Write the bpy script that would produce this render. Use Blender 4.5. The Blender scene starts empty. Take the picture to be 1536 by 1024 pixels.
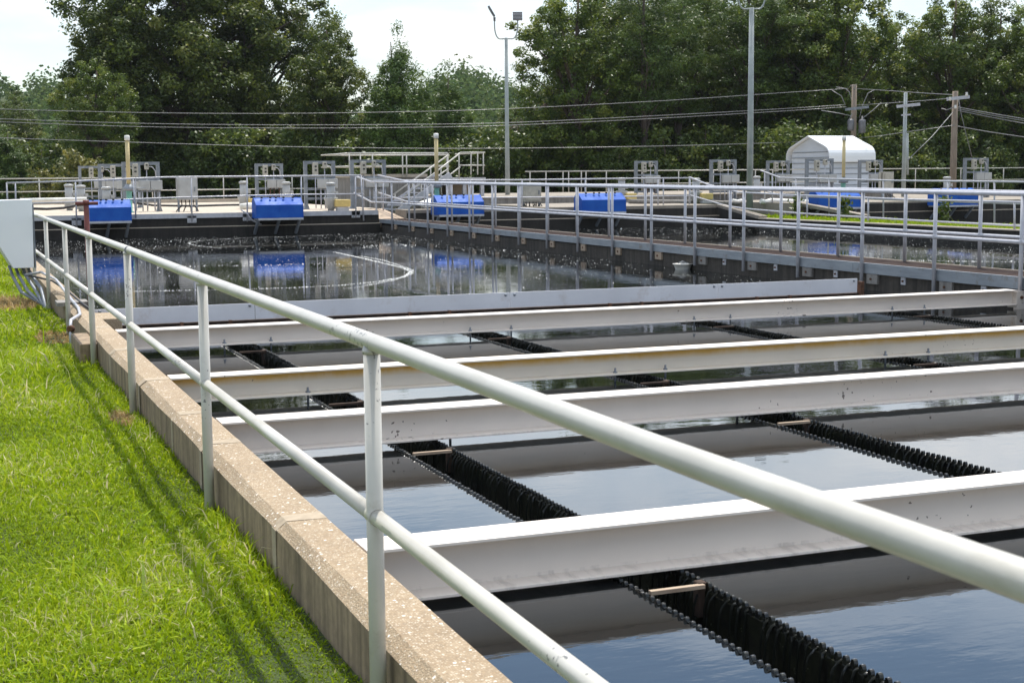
# Sewage treatment tanks: near tank with steel beams and weir troughs, walkway, far deck with drive covers, woods behind.
SKY_STR = .15      # Nishita sky strength
SKY_GAIN = .8
CLOUD = 9.2       # radiance of sunlit cloud in sky units
EXPOSURE = .42
HAZE = .0001
import bpy, math, random
import numpy as np
from mathutils import Vector, Matrix
R_ = math.radians
scene = bpy.context.scene
COL = scene.collection
rnd = random.Random(7)
nrg = np.random.default_rng(11)

# ------------------------------------------------------------------ camera
F, YAW, PITCH, ROLL = 2144.47, R_(21.404), R_(6.5814), R_(-0.49988627)
EYE = 1.62
CAM = Vector((0, 0, EYE))
def _axes():
    cy, sy = math.cos(YAW), math.sin(YAW)
    f0 = Vector((sy, cy, 0)); r0 = Vector((cy, -sy, 0)); up = Vector((0, 0, 1))
    f = f0*math.cos(PITCH) - up*math.sin(PITCH)
    u = up*math.cos(PITCH) + f0*math.sin(PITCH)
    r = r0*math.cos(ROLL) + u*math.sin(ROLL)
    u2 = u*math.cos(ROLL) - r0*math.sin(ROLL)
    return r, u2, f
AX_R, AX_U, AX_F = _axes()
cam = bpy.data.cameras.new('camera'); camo = bpy.data.objects.new('camera', cam); COL.objects.link(camo)
cam.sensor_width = 36; cam.lens = F/1536*36; cam.clip_start = 0.05; cam.clip_end = 3000
m = Matrix((AX_R, AX_U, -AX_F)).transposed().to_4x4(); m.translation = CAM
camo.matrix_world = m
cam.dof.use_dof = True; cam.dof.focus_distance = 11.0; cam.dof.aperture_fstop = 11.0
scene.camera = camo

# survey helpers: a sight line through a photo point meets a known plane (wall face, deck, water ...)
def ray(x, y): return AX_R*((x-768)/F) - AX_U*((y-512)/F) + AX_F
def Pz(x, y, z): d = ray(x, y); return CAM + d*((z-EYE)/d.z)
def Px(x, y, X): d = ray(x, y); return CAM + d*(X/d.x)
def Py(x, y, Y): d = ray(x, y); return CAM + d*(Y/d.y)
def PD(x, y, dep): return CAM + ray(x, y)*dep

# ------------------------------------------------------------------ mesh building
class MB:
    def __init__(s): s.v = []; s.f = []; s.sm = []
    def add(s, vs, fs, smooth=False):
        b = len(s.v); s.v += [tuple(p) for p in vs]
        s.f += [tuple(i+b for i in f) for f in fs]; s.sm += [smooth]*len(fs)
        return s
    def box(s, x0, x1, y0, y1, z0, z1):
        vs = [(x, y, z) for z in (z0, z1) for y in (y0, y1) for x in (x0, x1)]
        return s.add(vs, [(0,2,3,1),(4,5,7,6),(0,1,5,4),(2,6,7,3),(0,4,6,2),(1,3,7,5)])
    def cbox(s, c, size, rz=0):
        hx, hy, hz = [q/2 for q in size]; c = Vector(c); cr, sr = math.cos(rz), math.sin(rz)
        vs = []
        for z in (-hz, hz):
            for y in (-hy, hy):
                for x in (-hx, hx): vs.append((c.x+x*cr-y*sr, c.y+x*sr+y*cr, c.z+z))
        return s.add(vs, [(0,2,3,1),(4,5,7,6),(0,1,5,4),(2,6,7,3),(0,4,6,2),(1,3,7,5)])
    def bar(s, a, b, w, h, up=(0,0,1)):
        a, b = Vector(a), Vector(b); d = (b-a).normalized(); u = Vector(up)
        x = d.cross(u)
        if x.length < 1e-4: x = d.cross(Vector((0,1,0)))
        x.normalize(); u = x.cross(d).normalized()
        vs = []
        for p in (a, b):
            for i, j in ((-1,-1),(1,-1),(1,1),(-1,1)): vs.append(p + x*(w/2*i) + u*(h/2*j))
        return s.add(vs, [(3,2,1,0),(4,5,6,7),(0,1,5,4),(1,2,6,5),(2,3,7,6),(3,0,4,7)])
    def tube(s, pts, r, n=12, caps=True, smooth=True):
        pts = [Vector(p) for p in pts]; rs = r if isinstance(r, (list, tuple)) else [r]*len(pts)
        b = len(s.v); prev = None; N = len(pts)
        for i, p in enumerate(pts):
            if i == 0: d = pts[1]-pts[0]
            elif i == N-1: d = pts[-1]-pts[-2]
            else: d = (pts[i+1]-p).normalized() + (p-pts[i-1]).normalized()
            if d.length < 1e-9: d = Vector((0,0,1))
            d.normalize()
            if prev is None:
                x = d.cross(Vector((0,0,1)))
                if x.length < 1e-3: x = d.cross(Vector((0,1,0)))
            else:
                x = prev - d*prev.dot(d)
                if x.length < 1e-4: x = d.cross(Vector((0,1,0)))
            x.normalize(); prev = x; y = d.cross(x)
            for k in range(n):
                a = 2*math.pi*k/n
                s.v.append(tuple(p + x*(rs[i]*math.cos(a)) + y*(rs[i]*math.sin(a))))
        for i in range(N-1):
            for k in range(n):
                k2 = (k+1) % n
                s.f.append((b+i*n+k, b+i*n+k2, b+(i+1)*n+k2, b+(i+1)*n+k)); s.sm.append(smooth)
        if caps:
            s.f.append(tuple(b+k for k in reversed(range(n)))); s.sm.append(False)
            s.f.append(tuple(b+(N-1)*n+k for k in range(n))); s.sm.append(False)
        return s
    def lathe(s, c, prof, n=16, axis=(0,0,1)):
        c = Vector(c); ax = Vector(axis).normalized()
        x = ax.cross(Vector((0,1,0)));
        if x.length < 1e-3: x = ax.cross(Vector((1,0,0)))
        x.normalize(); y = ax.cross(x); b = len(s.v)
        for r, h in prof:
            for k in range(n):
                a = 2*math.pi*k/n; s.v.append(tuple(c + ax*h + x*(r*math.cos(a)) + y*(r*math.sin(a))))
        for i in range(len(prof)-1):
            for k in range(n):
                k2 = (k+1) % n
                s.f.append((b+i*n+k, b+i*n+k2, b+(i+1)*n+k2, b+(i+1)*n+k)); s.sm.append(True)
        s.f.append(tuple(b+k for k in reversed(range(n)))); s.sm.append(False)
        s.f.append(tuple(b+(len(prof)-1)*n+k for k in range(n))); s.sm.append(False)
        return s
    def prism(s, prof, a, b):
        # prof: list of (u,w) in the plane spanned by horizontal normal to a->b and z
        a, b = Vector(a), Vector(b); d = (b-a).normalized(); x = Vector((d.y, -d.x, 0)).normalized()
        n = len(prof); vs = []
        for p in (a, b):
            for u, w in prof: vs.append(p + x*u + Vector((0,0,w)))
        fs = [tuple(range(n)), tuple(n+i for i in reversed(range(n)))]
        fs += [(i, n+i, n+(i+1) % n, (i+1) % n) for i in range(n)]
        return s.add(vs, fs)
    def build(s, name, mat, parent=None, bevel=0, base=None):
        off = Vector(BASE.get(parent.name, (0,0,0))) if parent is not None else Vector(base or (0,0,0))
        me = bpy.data.meshes.new(name)
        me.from_pydata([tuple(Vector(p)-off) for p in s.v], [], s.f)
        me.polygons.foreach_set('use_smooth', s.sm)
        me.materials.append(mat); me.update()
        if FIXN:
            import bmesh
            bm = bmesh.new(); bm.from_mesh(me); bmesh.ops.recalc_face_normals(bm, faces=bm.faces); bm.to_mesh(me); bm.free()
        o = bpy.data.objects.new(name, me); COL.objects.link(o)
        if parent is not None: o.parent = parent; BASE[o.name] = tuple(off)
        else: o.location = off; BASE[o.name] = tuple(off)
        if bevel:
            md = o.modifiers.new('bevel', 'BEVEL'); md.width = bevel; md.segments = 2; md.limit_method = 'ANGLE'
        return o
FIXN = True
BASE = {}
def tag(o, label=None, cat=None, group=None, kind=None):
    if label: o['label'] = label
    if cat: o['category'] = cat
    if group: o['group'] = group
    if kind: o['kind'] = kind
    return o
def thing(name, loc, label, cat, group=None):
    o = bpy.data.objects.new(name, None); COL.objects.link(o); o.location = loc; o.empty_display_size = .2
    BASE[o.name] = tuple(loc); return tag(o, label, cat, group)
def copy_tree(o, parent=None):
    c = o.copy(); COL.objects.link(c); BASE[c.name] = BASE.get(o.name, (0,0,0))
    if parent is not None: c.parent = parent
    for ch in list(o.children): copy_tree(ch, c)
    return c

# ------------------------------------------------------------------ materials
def new_mat(name):
    m = bpy.data.materials.new(name); m.use_nodes = True
    nt = m.node_tree; return m, nt, nt.nodes['Principled BSDF']
def N(nt, t, **kw):
    n = nt.nodes.new(t)
    for k, v in kw.items():
        if k.startswith('i_'): n.inputs[k[2:].replace('_', ' ')].default_value = v
        else: setattr(n, k, v)
    return n
def ramp(nt, fac, stops):
    r = nt.nodes.new('ShaderNodeValToRGB'); e = r.color_ramp.elements
    while len(e) < len(stops): e.new(.5)
    for i, (p, c) in enumerate(stops):
        e[i].position = p; e[i].color = (c[0], c[1], c[2], 1) if not isinstance(c, float) else (c, c, c, 1)
    nt.links.new(fac, r.inputs[0]); return r.outputs[0]
def mixc(nt, fac, a, b, mode='MIX'):
    n = nt.nodes.new('ShaderNodeMix'); n.data_type = 'RGBA'; n.blend_type = mode
    for sck, v in ((n.inputs[0], fac), (n.inputs[6], a), (n.inputs[7], b)):
        if hasattr(v, 'links'): nt.links.new(v, sck)
        elif isinstance(v, (int, float)): sck.default_value = v
        else: sck.default_value = (v[0], v[1], v[2], 1)
    return n.outputs[2]
def coords(nt, scale=(1,1,1)):
    g = nt.nodes.new('ShaderNodeNewGeometry'); mp = nt.nodes.new('ShaderNodeMapping')
    mp.inputs['Scale'].default_value = scale; nt.links.new(g.outputs['Position'], mp.inputs['Vector']); return mp.outputs[0]
def noise(nt, vec, scale, detail=4, rough=.6, dist=0):
    n = N(nt, 'ShaderNodeTexNoise'); n.inputs['Scale'].default_value = scale; n.inputs['Detail'].default_value = detail
    n.inputs['Roughness'].default_value = rough; n.inputs['Distortion'].default_value = dist
    nt.links.new(vec, n.inputs['Vector']); return n.outputs['Fac']
def bump(nt, p, h, strength=.3, dist=.01):
    b = N(nt, 'ShaderNodeBump'); b.inputs['Strength'].default_value = strength; b.inputs['Distance'].default_value = dist
    nt.links.new(h, b.inputs['Height']); nt.links.new(b.outputs[0], p.inputs['Normal'])
def simple(name, c, rough=.5, metal=0., c2=None, scale=6, lo=.4, hi=.7, bs=0., bscale=40, stretch=(1,1,1), stain=None, stain_scale=2., spec=None):
    m, nt, p = new_mat(name)
    v = coords(nt, stretch); n1 = noise(nt, v, scale, 5)
    c2 = c2 or tuple(q*.75 for q in c)
    col = mixc(nt, ramp(nt, n1, [(lo, 0.), (hi, 1.)]), c, c2)
    if stain:
        n2 = noise(nt, coords(nt, (1,1,1)), stain_scale, 6, .7)
        col = mixc(nt, ramp(nt, n2, [(.56, 0.), (.72, .7)]), col, stain)
    nt.links.new(col, p.inputs['Base Color'])
    if spec is not None: p.inputs['Specular IOR Level'].default_value = spec
    rr = ramp(nt, n1, [(.3, max(rough-.1, .02)), (.7, min(rough+.1, 1.))]); nt.links.new(rr, p.inputs['Roughness'])
    p.inputs['Metallic'].default_value = metal
    if bs: bump(nt, p, noise(nt, v, bscale, 4), bs, .004)
    return m

M = {}
# painted guard rail: pale grey-green enamel with grime and chips
def m_railpaint():
    m, nt, p = new_mat('rail_paint')
    v = coords(nt)
    base = mixc(nt, ramp(nt, noise(nt, v, 3, 4), [(.35, 0.), (.7, 1.)]), (.56,.54,.485), (.46,.44,.39))
    moss = noise(nt, coords(nt, (1,.35,1)), 7, 6, .7)
    base = mixc(nt, ramp(nt, moss, [(.56, 0.), (.76, .5)]), base, (.27,.235,.15))
    chips = noise(nt, v, 55, 3, .5)
    big = noise(nt, v, 2.2, 2)
    mul = N(nt, 'ShaderNodeMath', operation='MULTIPLY'); nt.links.new(chips, mul.inputs[0]); nt.links.new(big, mul.inputs[1])
    base = mixc(nt, ramp(nt, mul.outputs[0], [(.395, 0.), (.42, .85)]), base, (.11,.11,.105))
    nt.links.new(base, p.inputs['Base Color']); p.inputs['Roughness'].default_value = .33
    bump(nt, p, noise(nt, v, 60, 3), .08, .003)
    return m
M['rail'] = m_railpaint()
M['galv'] = simple('galvanised_pipe', (.50,.50,.53), .42, .12, (.38,.385,.42), 9, .35, .7, .06, 60)
M['galv_dark'] = simple('weathered_galvanised_steel', (.24,.26,.29), .5, .3, (.16,.18,.2), 5, .35, .7, .05, 60)
M['channel'] = simple('channel_steel', (.28,.31,.34), .5, .2, (.21,.235,.26), 4, .3, .7, .05, 60, (1,.5,3), (.16,.13,.1), 5)
def m_beam(name, base, upperc, amount, r0=.12, r1=.62, zl=.03):
    m, nt, p = new_mat(name)
    v = coords(nt)
    c = mixc(nt, ramp(nt, noise(nt, v, 1.4, 5), [(.3, 0.), (.7, 1.)]), base, tuple(q*.92 for q in base))
    g = nt.nodes.new('ShaderNodeNewGeometry'); sx = N(nt, 'ShaderNodeSeparateXYZ'); nt.links.new(g.outputs['Position'], sx.inputs[0])
    # yellowing and brown tone growing towards the top flange, dirt along the bottom one
    mr = N(nt, 'ShaderNodeMapRange'); mr.inputs[1].default_value = zl; mr.inputs[2].default_value = .165
    nt.links.new(sx.outputs['Z'], mr.inputs[0])
    st = noise(nt, coords(nt, (1.6,1,.5)), 1.7, 6, .7)
    lt = N(nt, 'ShaderNodeMath', operation='LESS_THAN'); nt.links.new(sx.outputs['Z'], lt.inputs[0]); lt.inputs[1].default_value = .178
    mz = N(nt, 'ShaderNodeMath', operation='MULTIPLY'); nt.links.new(mr.outputs[0], mz.inputs[0]); nt.links.new(lt.outputs[0], mz.inputs[1])
    mu = N(nt, 'ShaderNodeMath', operation='MULTIPLY'); nt.links.new(mz.outputs[0], mu.inputs[0]); nt.links.new(st, mu.inputs[1])
    c = mixc(nt, ramp(nt, mu.outputs[0], [(r0, 0.), (r1, amount)]), c, upperc)
    mr2 = N(nt, 'ShaderNodeMapRange'); mr2.inputs[1].default_value = .03; mr2.inputs[2].default_value = .0
    nt.links.new(sx.outputs['Z'], mr2.inputs[0])
    n3 = noise(nt, coords(nt, (3,1,1)), 5, 6, .7)
    mu2 = N(nt, 'ShaderNodeMath', operation='MULTIPLY'); nt.links.new(mr2.outputs[0], mu2.inputs[0]); nt.links.new(n3, mu2.inputs[1])
    c = mixc(nt, ramp(nt, mu2.outputs[0], [(.50, 0.), (.66, .4)]), c, (.36,.31,.27))
    sp = noise(nt, v, 28, 2, .5); spb = noise(nt, v, 1.1, 2)
    mu3 = N(nt, 'ShaderNodeMath', operation='MULTIPLY'); nt.links.new(sp, mu3.inputs[0]); nt.links.new(spb, mu3.inputs[1])
    c = mixc(nt, ramp(nt, mu3.outputs[0], [(.415, 0.), (.43, .85)]), c, (.10,.07,.055))
    nt.links.new(c, p.inputs['Base Color']); p.inputs['Roughness'].default_value = .5
    bump(nt, p, noise(nt, v, 30, 3), .05, .004)
    return m
M['beam'] = m_beam('white_beam_paint', (.84,.755,.67), (.50,.40,.33), .35)
M['beam_y'] = m_beam('yellowed_beam_paint', (.82,.745,.63), (.66,.42,.10), 1., .05, .40, .09)
M['baffle'] = simple('white_fibreglass', (.70,.70,.73), .45, 0, (.62,.62,.65), 2, .35, .7, .03, 30, (1,1,1), (.50,.45,.42), 3)
M['rust_dark'] = simple('old_rusty_angle', (.07,.042,.028), .9, .1, (.035,.024,.018), 12, .35, .65, .3, 60)
M['tip'] = simple('painted_lit_tip', (.26,.26,.25), .6, 0, (.06,.06,.055), 60)  # pale tone paints the light caught on the weir tips
M['rust'] = simple('rusty_iron', (.16,.07,.035), .85, .1, (.07,.035,.02), 14, .35, .65, .3, 60)
M['redpaint'] = simple('red_oxide_paint', (.16,.035,.025), .6, 0, (.06,.02,.018), 8, .4, .7, .1, 60)
M['black'] = simple('wet_black_slime', (.010,.010,.009), .18, 0, (.02,.022,.012), 18, .4, .7, .3, 70)
M['weir'] = simple('slimy_weir_plate', (.012,.012,.011), .2, 0, (.03,.032,.022), 25, .45, .75, .4, 90)
M['wood'] = simple('weathered_board', (.42,.33,.24), .8, 0, (.28,.20,.14), 8, .35, .7, .2, 30, (1,6,6))
M['blue'] = simple('blue_fibreglass', (.014,.105,.43), .6, 0, (.009,.072,.37), 3, .35, .7, .02, 30, spec=.22)
M['tray'] = simple('pale_fibreglass_tray', (.50,.50,.52), .5)
M['grey_enamel'] = simple('grey_cabinet_enamel', (.40,.405,.40), .45, 0, (.33,.33,.32), 4)
M['panel'] = simple('pale_cabinet_sheet', (.86,.88,.90), .4, 0.0, (.83,.85,.87), 1.5, .3, .7)
M['switch'] = simple('beige_switch_case', (.42,.40,.34), .5)
M['dark'] = simple('dark_rubber', (.02,.02,.022), .6)
M['yellowpaint'] = simple('faded_yellow_paint', (.62,.47,.16), .55, 0, (.5,.38,.14), 6)
M['teal'] = simple('teal_enamel', (.16,.42,.37), .5)
M['tanpipe'] = simple('tan_pipe', (.58,.47,.24), .5, 0, (.5,.4,.2), 4)
M['whitepipe'] = simple('white_plastic', (.75,.74,.70), .5, 0, (.6,.58,.5), 6)
M['white_metal'] = simple('white_corrugated_sheet', (.74,.77,.80), .5, .0, (.70,.73,.76), 1.5)
M['polewood'] = simple('pole_timber', (.26,.21,.16), .85, 0, (.17,.13,.1), 5, .35, .7, .3, 30, (4,4,.4))
M['polewood2'] = simple('brown_pole_timber', (.25,.15,.075), .85, 0, (.15,.09,.05), 5, .35, .7, .3, 30, (4,4,.4))
M['lightpole'] = simple('painted_light_pole', (.34,.37,.36), .5, .15, (.26,.29,.28), 3)
M['wire'] = simple('bare_line_wire', (.24,.24,.24), .5, .3)
M['lamp'] = simple('floodlight_case', (.16,.16,.17), .5, .3)
M['lens'] = simple('floodlight_glass', (.55,.55,.55), .15)
M['brownslab'] = simple('walkway_planks', (.055,.038,.032), .9, 0, (.033,.023,.02), 4, .35, .7, .3, 30, spec=.06)

def m_concrete(name, base, dark, agg=0., streak=0., warm=None):
    m, nt, p = new_mat(name)
    v = coords(nt); c = mixc(nt, ramp(nt, noise(nt, v, 1.6, 7, .65), [(.32, 0.), (.7, 1.)]), base, dark)
    c = mixc(nt, ramp(nt, noise(nt, v, 22, 5, .6), [(.35, 0.), (.75, .5)]), c, tuple(q*.6 for q in dark))
    if streak:
        s = noise(nt, coords(nt, (7, 7, .35)), 1.3, 6, .65)
        c = mixc(nt, ramp(nt, s, [(.42, 0.), (.66, streak)]), c, tuple(q*.3 for q in dark))
    h = noise(nt, v, 45, 5)
    if agg:
        vo = N(nt, 'ShaderNodeTexVoronoi'); vo.inputs['Scale'].default_value = 120; nt.links.new(v, vo.inputs['Vector'])
        sep = N(nt, 'ShaderNodeSeparateColor'); nt.links.new(vo.outputs['Color'], sep.inputs[0])
        peb = ramp(nt, sep.outputs[0], [(0., (.36,.25,.145)), (.3, (.25,.175,.10)), (.55, (.42,.315,.20)), (.8, (.52,.42,.30)), (1., (.74,.67,.56))])
        edge = ramp(nt, vo.outputs['Distance'], [(.30, 1.), (.62, 0.)])
        big = ramp(nt, noise(nt, v, 2.5, 3), [(.3, agg*.75), (.7, agg)])
        mu = N(nt, 'ShaderNodeMath', operation='MULTIPLY'); nt.links.new(edge, mu.inputs[0]); nt.links.new(big, mu.inputs[1])
        c = mixc(nt, mu.outputs[0], c, peb)
        vo2 = N(nt, 'ShaderNodeTexVoronoi'); vo2.inputs['Scale'].default_value = 46; nt.links.new(v, vo2.inputs['Vector'])
        s2 = N(nt, 'ShaderNodeSeparateColor'); nt.links.new(vo2.outputs['Color'], s2.inputs[0])
        th = ramp(nt, s2.outputs[1], [(.86, 0.), (.88, 1.)]); e2 = ramp(nt, vo2.outputs['Distance'], [(.22, 1.), (.34, 0.)])
        mu2 = N(nt, 'ShaderNodeMath', operation='MULTIPLY'); nt.links.new(th, mu2.inputs[0]); nt.links.new(e2, mu2.inputs[1])
        c = mixc(nt, mu2.outputs[0], c, (.86,.78,.70))
        h = edge
    nt.links.new(c, p.inputs['Base Color']); p.inputs['Roughness'].default_value = .9
    bump(nt, p, h, .45 if agg else .3, .005)
    return m
M['aggregate'] = m_concrete('exposed_aggregate', (.37,.285,.185), (.26,.195,.125), .85)
M['wallside'] = m_concrete('stained_concrete', (.42,.31,.20), (.22,.16,.10), 0., .75)
M['mortar'] = m_concrete('pale_mortar', (.44,.36,.26), (.33,.265,.185))
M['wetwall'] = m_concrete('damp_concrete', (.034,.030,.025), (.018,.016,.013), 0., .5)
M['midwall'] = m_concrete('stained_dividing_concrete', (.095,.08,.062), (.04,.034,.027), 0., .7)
M['deck'] = m_concrete('sunlit_deck_concrete', (.52,.45,.36), (.40,.34,.27), 0., 0.)
M['deck_grey'] = m_concrete('dull_deck_concrete', (.36,.31,.25), (.24,.21,.17), 0., .2)
M['shedwall'] = simple('white_shed_siding', (.56,.60,.66), .5, 0, (.52,.56,.62), 1.5)
M['slab'] = m_concrete('grey_concrete', (.33,.31,.28), (.22,.20,.18), 0., .5)

def m_water():
    m, nt, p = new_mat('tank_water')
    p.inputs['Base Color'].default_value = (.006,.0075,.008,1); p.inputs['Roughness'].default_value = .015
    p.inputs['IOR'].default_value = 1.88
    v = coords(nt, (1,1,1))
    n1 = noise(nt, v, 2.2, 2, .5); n2 = noise(nt, coords(nt, (.6,1.4,1)), 9, 3, .5)
    a = N(nt, 'ShaderNodeMath', operation='MULTIPLY'); nt.links.new(n1, a.inputs[0]); a.inputs[1].default_value = 1.6
    b = N(nt, 'ShaderNodeMath', operation='ADD'); nt.links.new(a.outputs[0], b.inputs[0]); nt.links.new(n2, b.inputs[1])
    calm = noise(nt, coords(nt), .22, 3, .5, 1.)
    k = N(nt, 'ShaderNodeMath', operation='MULTIPLY'); nt.links.new(b.outputs[0], k.inputs[0]); nt.links.new(ramp(nt, calm, [(.35, .18), (.62, 1.)]), k.inputs[1])
    bump(nt, p, k.outputs[0], .35, .0035)
    return m
M['water'] = m_water()
def m_spill():
    m, nt, p = new_mat('spilling_water')
    p.inputs['Base Color'].default_value = (.012,.013,.011,1); p.inputs['Roughness'].default_value = .12
    gl = noise(nt, coords(nt, (22,22,2.5)), 2.2, 3, .6); nt.links.new(ramp(nt, gl, [(.55, .06), (.70, .75)]), p.inputs['Specular IOR Level'])
    bump(nt, p, noise(nt, coords(nt, (1,1,.2)), 60, 3), .4, .004)
    return m
M['spill'] = m_spill()
M['foam'] = simple('foam', (.80,.80,.77), .8, 0, (.60,.60,.56), 20)

def m_leaf(name, stops, transl=.35, rough=.45, spec=.4):
    m, nt, p = new_mat(name)
    at = N(nt, 'ShaderNodeAttribute'); at.attribute_name = 'tint'
    c = ramp(nt, at.outputs['Fac'], stops)
    nt.links.new(c, p.inputs['Base Color']); p.inputs['Roughness'].default_value = rough; p.inputs['Specular IOR Level'].default_value = spec
    tr = N(nt, 'ShaderNodeBsdfTranslucent'); hs = N(nt, 'ShaderNodeHueSaturation'); hs.inputs['Value'].default_value = 1.35; hs.inputs['Hue'].default_value = .485
    nt.links.new(c, hs.inputs['Color']); nt.links.new(hs.outputs[0], tr.inputs['Color'])
    mx = N(nt, 'ShaderNodeMixShader'); mx.inputs[0].default_value = transl
    nt.links.new(p.outputs[0], mx.inputs[1]); nt.links.new(tr.outputs[0], mx.inputs[2])
    nt.links.new(mx.outputs[0], nt.nodes['Material Output'].inputs['Surface'])
    return m
M['oak'] = m_leaf('oak_leaves', [(0., (.030,.054,.010)), (.5, (.076,.112,.017)), (.9, (.165,.19,.034)), (1., (.29,.28,.075))], .38)
M['oak2'] = m_leaf('bright_oak_leaves', [(0., (.038,.070,.011)), (.5, (.086,.138,.019)), (.9, (.185,.22,.036)), (1., (.32,.32,.08))], .40)
M['conifer'] = m_leaf('conifer_needles', [(0., (.036,.078,.014)), (.5, (.082,.145,.024)), (1., (.17,.235,.042))], .28)
M['pine'] = m_leaf('pine_needles', [(0., (.033,.066,.012)), (.5, (.070,.122,.019)), (1., (.15,.205,.034))], .26)
M['shrub'] = m_leaf('shrub_leaves', [(0., (.028,.055,.010)), (.5, (.062,.10,.016)), (.9, (.15,.185,.032)), (1., (.33,.31,.09))], .36)
M['yellowshrub'] = m_leaf('yellow_shrub_leaves', [(0., (.06,.07,.018)), (.5, (.13,.14,.03)), (.9, (.24,.22,.05)), (1., (.34,.3,.1))])
M['redbush'] = m_leaf('reddish_leaves', [(0., (.05,.03,.022)), (.5, (.09,.05,.035)), (1., (.13,.08,.04))], .2)
M['farleaf'] = m_leaf('far_forest_leaves', [(0., (.030,.060,.020)), (.5, (.062,.105,.030)), (1., (.13,.17,.045))], .25, .9, .05)
M['grass'] = m_leaf('grass_blades', [(0., (.09,.125,.006)), (.3, (.16,.25,.006)), (.7, (.265,.38,.008)), (.93, (.41,.48,.03)), (.97, (.52,.5,.22)), (1., (.54,.5,.28))], .42, .45, .14)
M['deadgrass'] = m_leaf('dead_grass', [(0., (.30,.2,.07)), (.6, (.42,.3,.12)), (1., (.5,.4,.18))], .3, .6)
M['bark'] = simple('bark', (.09,.065,.05), .95, 0, (.05,.036,.028), 7, .35, .7, .5, 20, (3,3,.5))
M['pinebark'] = simple('pine_bark', (.10,.075,.062), .95, 0, (.055,.042,.036), 7, .35, .7, .5, 20, (3,3,.5))
def m_lawn():
    m, nt, p = new_mat('lawn_soil')
    v = coords(nt); c = ramp(nt, noise(nt, v, 9, 6), [(.3, (.022,.032,.006)), (.55, (.045,.068,.012)), (.8, (.07,.07,.022))])
    nt.links.new(c, p.inputs['Base Color']); p.inputs['Roughness'].default_value = 1
    bump(nt, p, noise(nt, v, 50, 4), .6, .02); return m
M['lawn'] = m_lawn()
# ================================================================== SETTING
XL0, XL1 = 1.215, 1.435          # left tank wall, outer and inner face
XW = 12.30                       # face of the walkway wall
YF = 42.3                        # front face of the far deck
ZW = -.055                        # water level
ZD = .62                         # far deck top
GZ = -.06                        # lawn level

def lin(y, a, b): return a + (b-a)*(y-14.1)/28.5
# ground: one sheet to the horizon, sunk under the tanks
g = MB()
BIG = 900
g.add([(-BIG,-BIG,GZ),(XL0+.02,-BIG,GZ),(XL0+.02,BIG,GZ),(-BIG,BIG,GZ)], [(0,1,2,3)])
g.add([(XL0+.02,60,GZ),(BIG,60,GZ),(BIG,BIG,GZ),(XL0+.02,BIG,GZ)], [(0,1,2,3)])
g.add([(XL0+.02,-BIG,-1.6),(BIG,-BIG,-1.6),(BIG,60,-1.6),(XL0+.02,60,-1.6)], [(0,1,2,3)])
g.add([(XL0+.02,60,-1.6),(BIG,60,-1.6),(BIG,60,GZ),(XL0+.02,60,GZ)], [(0,1,2,3)])
tag(g.build('ground', M['lawn']), kind='structure')
def sheet(name, mat, x0, x1, y0, y1, z):
    o = MB().add([(x0,y0,z),(x1,y0,z),(x1,y1,z),(x0,y1,z)], [(0,1,2,3)]).build(name, mat); return tag(o, kind='structure')
TX = [2.525, 5.085, 7.73, 10.37]; TWD = .285
TY0, TY1 = 1.2, 17.0
wm = MB()      # near tank water, open where the weir troughs sit
edges = [XL1-.01]+[e for x in TX for e in (x, x+TWD)]+[XW+.02]
for i in range(0, len(edges), 2):
    wm.add([(edges[i],TY0,ZW),(edges[i+1],TY0,ZW),(edges[i+1],TY1,ZW),(edges[i],TY1,ZW)], [(0,1,2,3)])
for y0_, y1_ in ((-2.5, TY0), (TY1, YF+.2)):
    wm.add([(XL1-.01,y0_,ZW),(XW+.02,y0_,ZW),(XW+.02,y1_,ZW),(XL1-.01,y1_,ZW)], [(0,1,2,3)])
tag(wm.build('water', M['water']), kind='structure')
sheet('water', M['water'], 13.15, 24.02, -2.5, YF+.2, ZW-.02)
sheet('water', M['water'], 27.5, 46, 14, YF+.2, ZW-.02)
sheet('grass_strip', M['lawn'], 24.25, 27.2, 10, 45.2, .16)
sheet('yard_path', M['deck'], 16, 70, 61.8, 66, GZ+.02)

# ------------------------------------------------------------------ left tank wall
wl = thing('tank_wall', (1.32, 20, -.06), 'low concrete wall with tan pebbly top between lawn and near tank', 'wall')
b = MB()
ys = [-1.5] + [y*.5 for y in range(-2, 90)] + [44.0]
prof = [(XL0, -1.2), (XL0, .150), (XL0+.045, .188), (XL1-.006, .190), (XL1, .182), (XL1, -1.2)]
def wob(y, k): return .004*math.sin(y*2.3+k*1.7)+.003*math.sin(y*7.1+k)
n = len(prof); vs = []
for y in ys:
    for i, (x, z) in enumerate(prof): vs.append((x + (wob(y, i) if i in (1,2) else 0), y, z + (wob(y, i+3) if i in (1,) else 0)))
fs_top, fs_side = [], []
for j in range(len(ys)-1):
    for i in range(n-1):
        q = (j*n+i, (j+1)*n+i, (j+1)*n+i+1, j*n+i+1)
        (fs_top if i in (1,2,3) else fs_side).append(q)
b = MB(); b.add(vs, fs_side); b.build('wall_body', M['wallside'], wl)
b = MB(); b.add(vs, fs_top); b.build('wall_top', M['aggregate'], wl)
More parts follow.
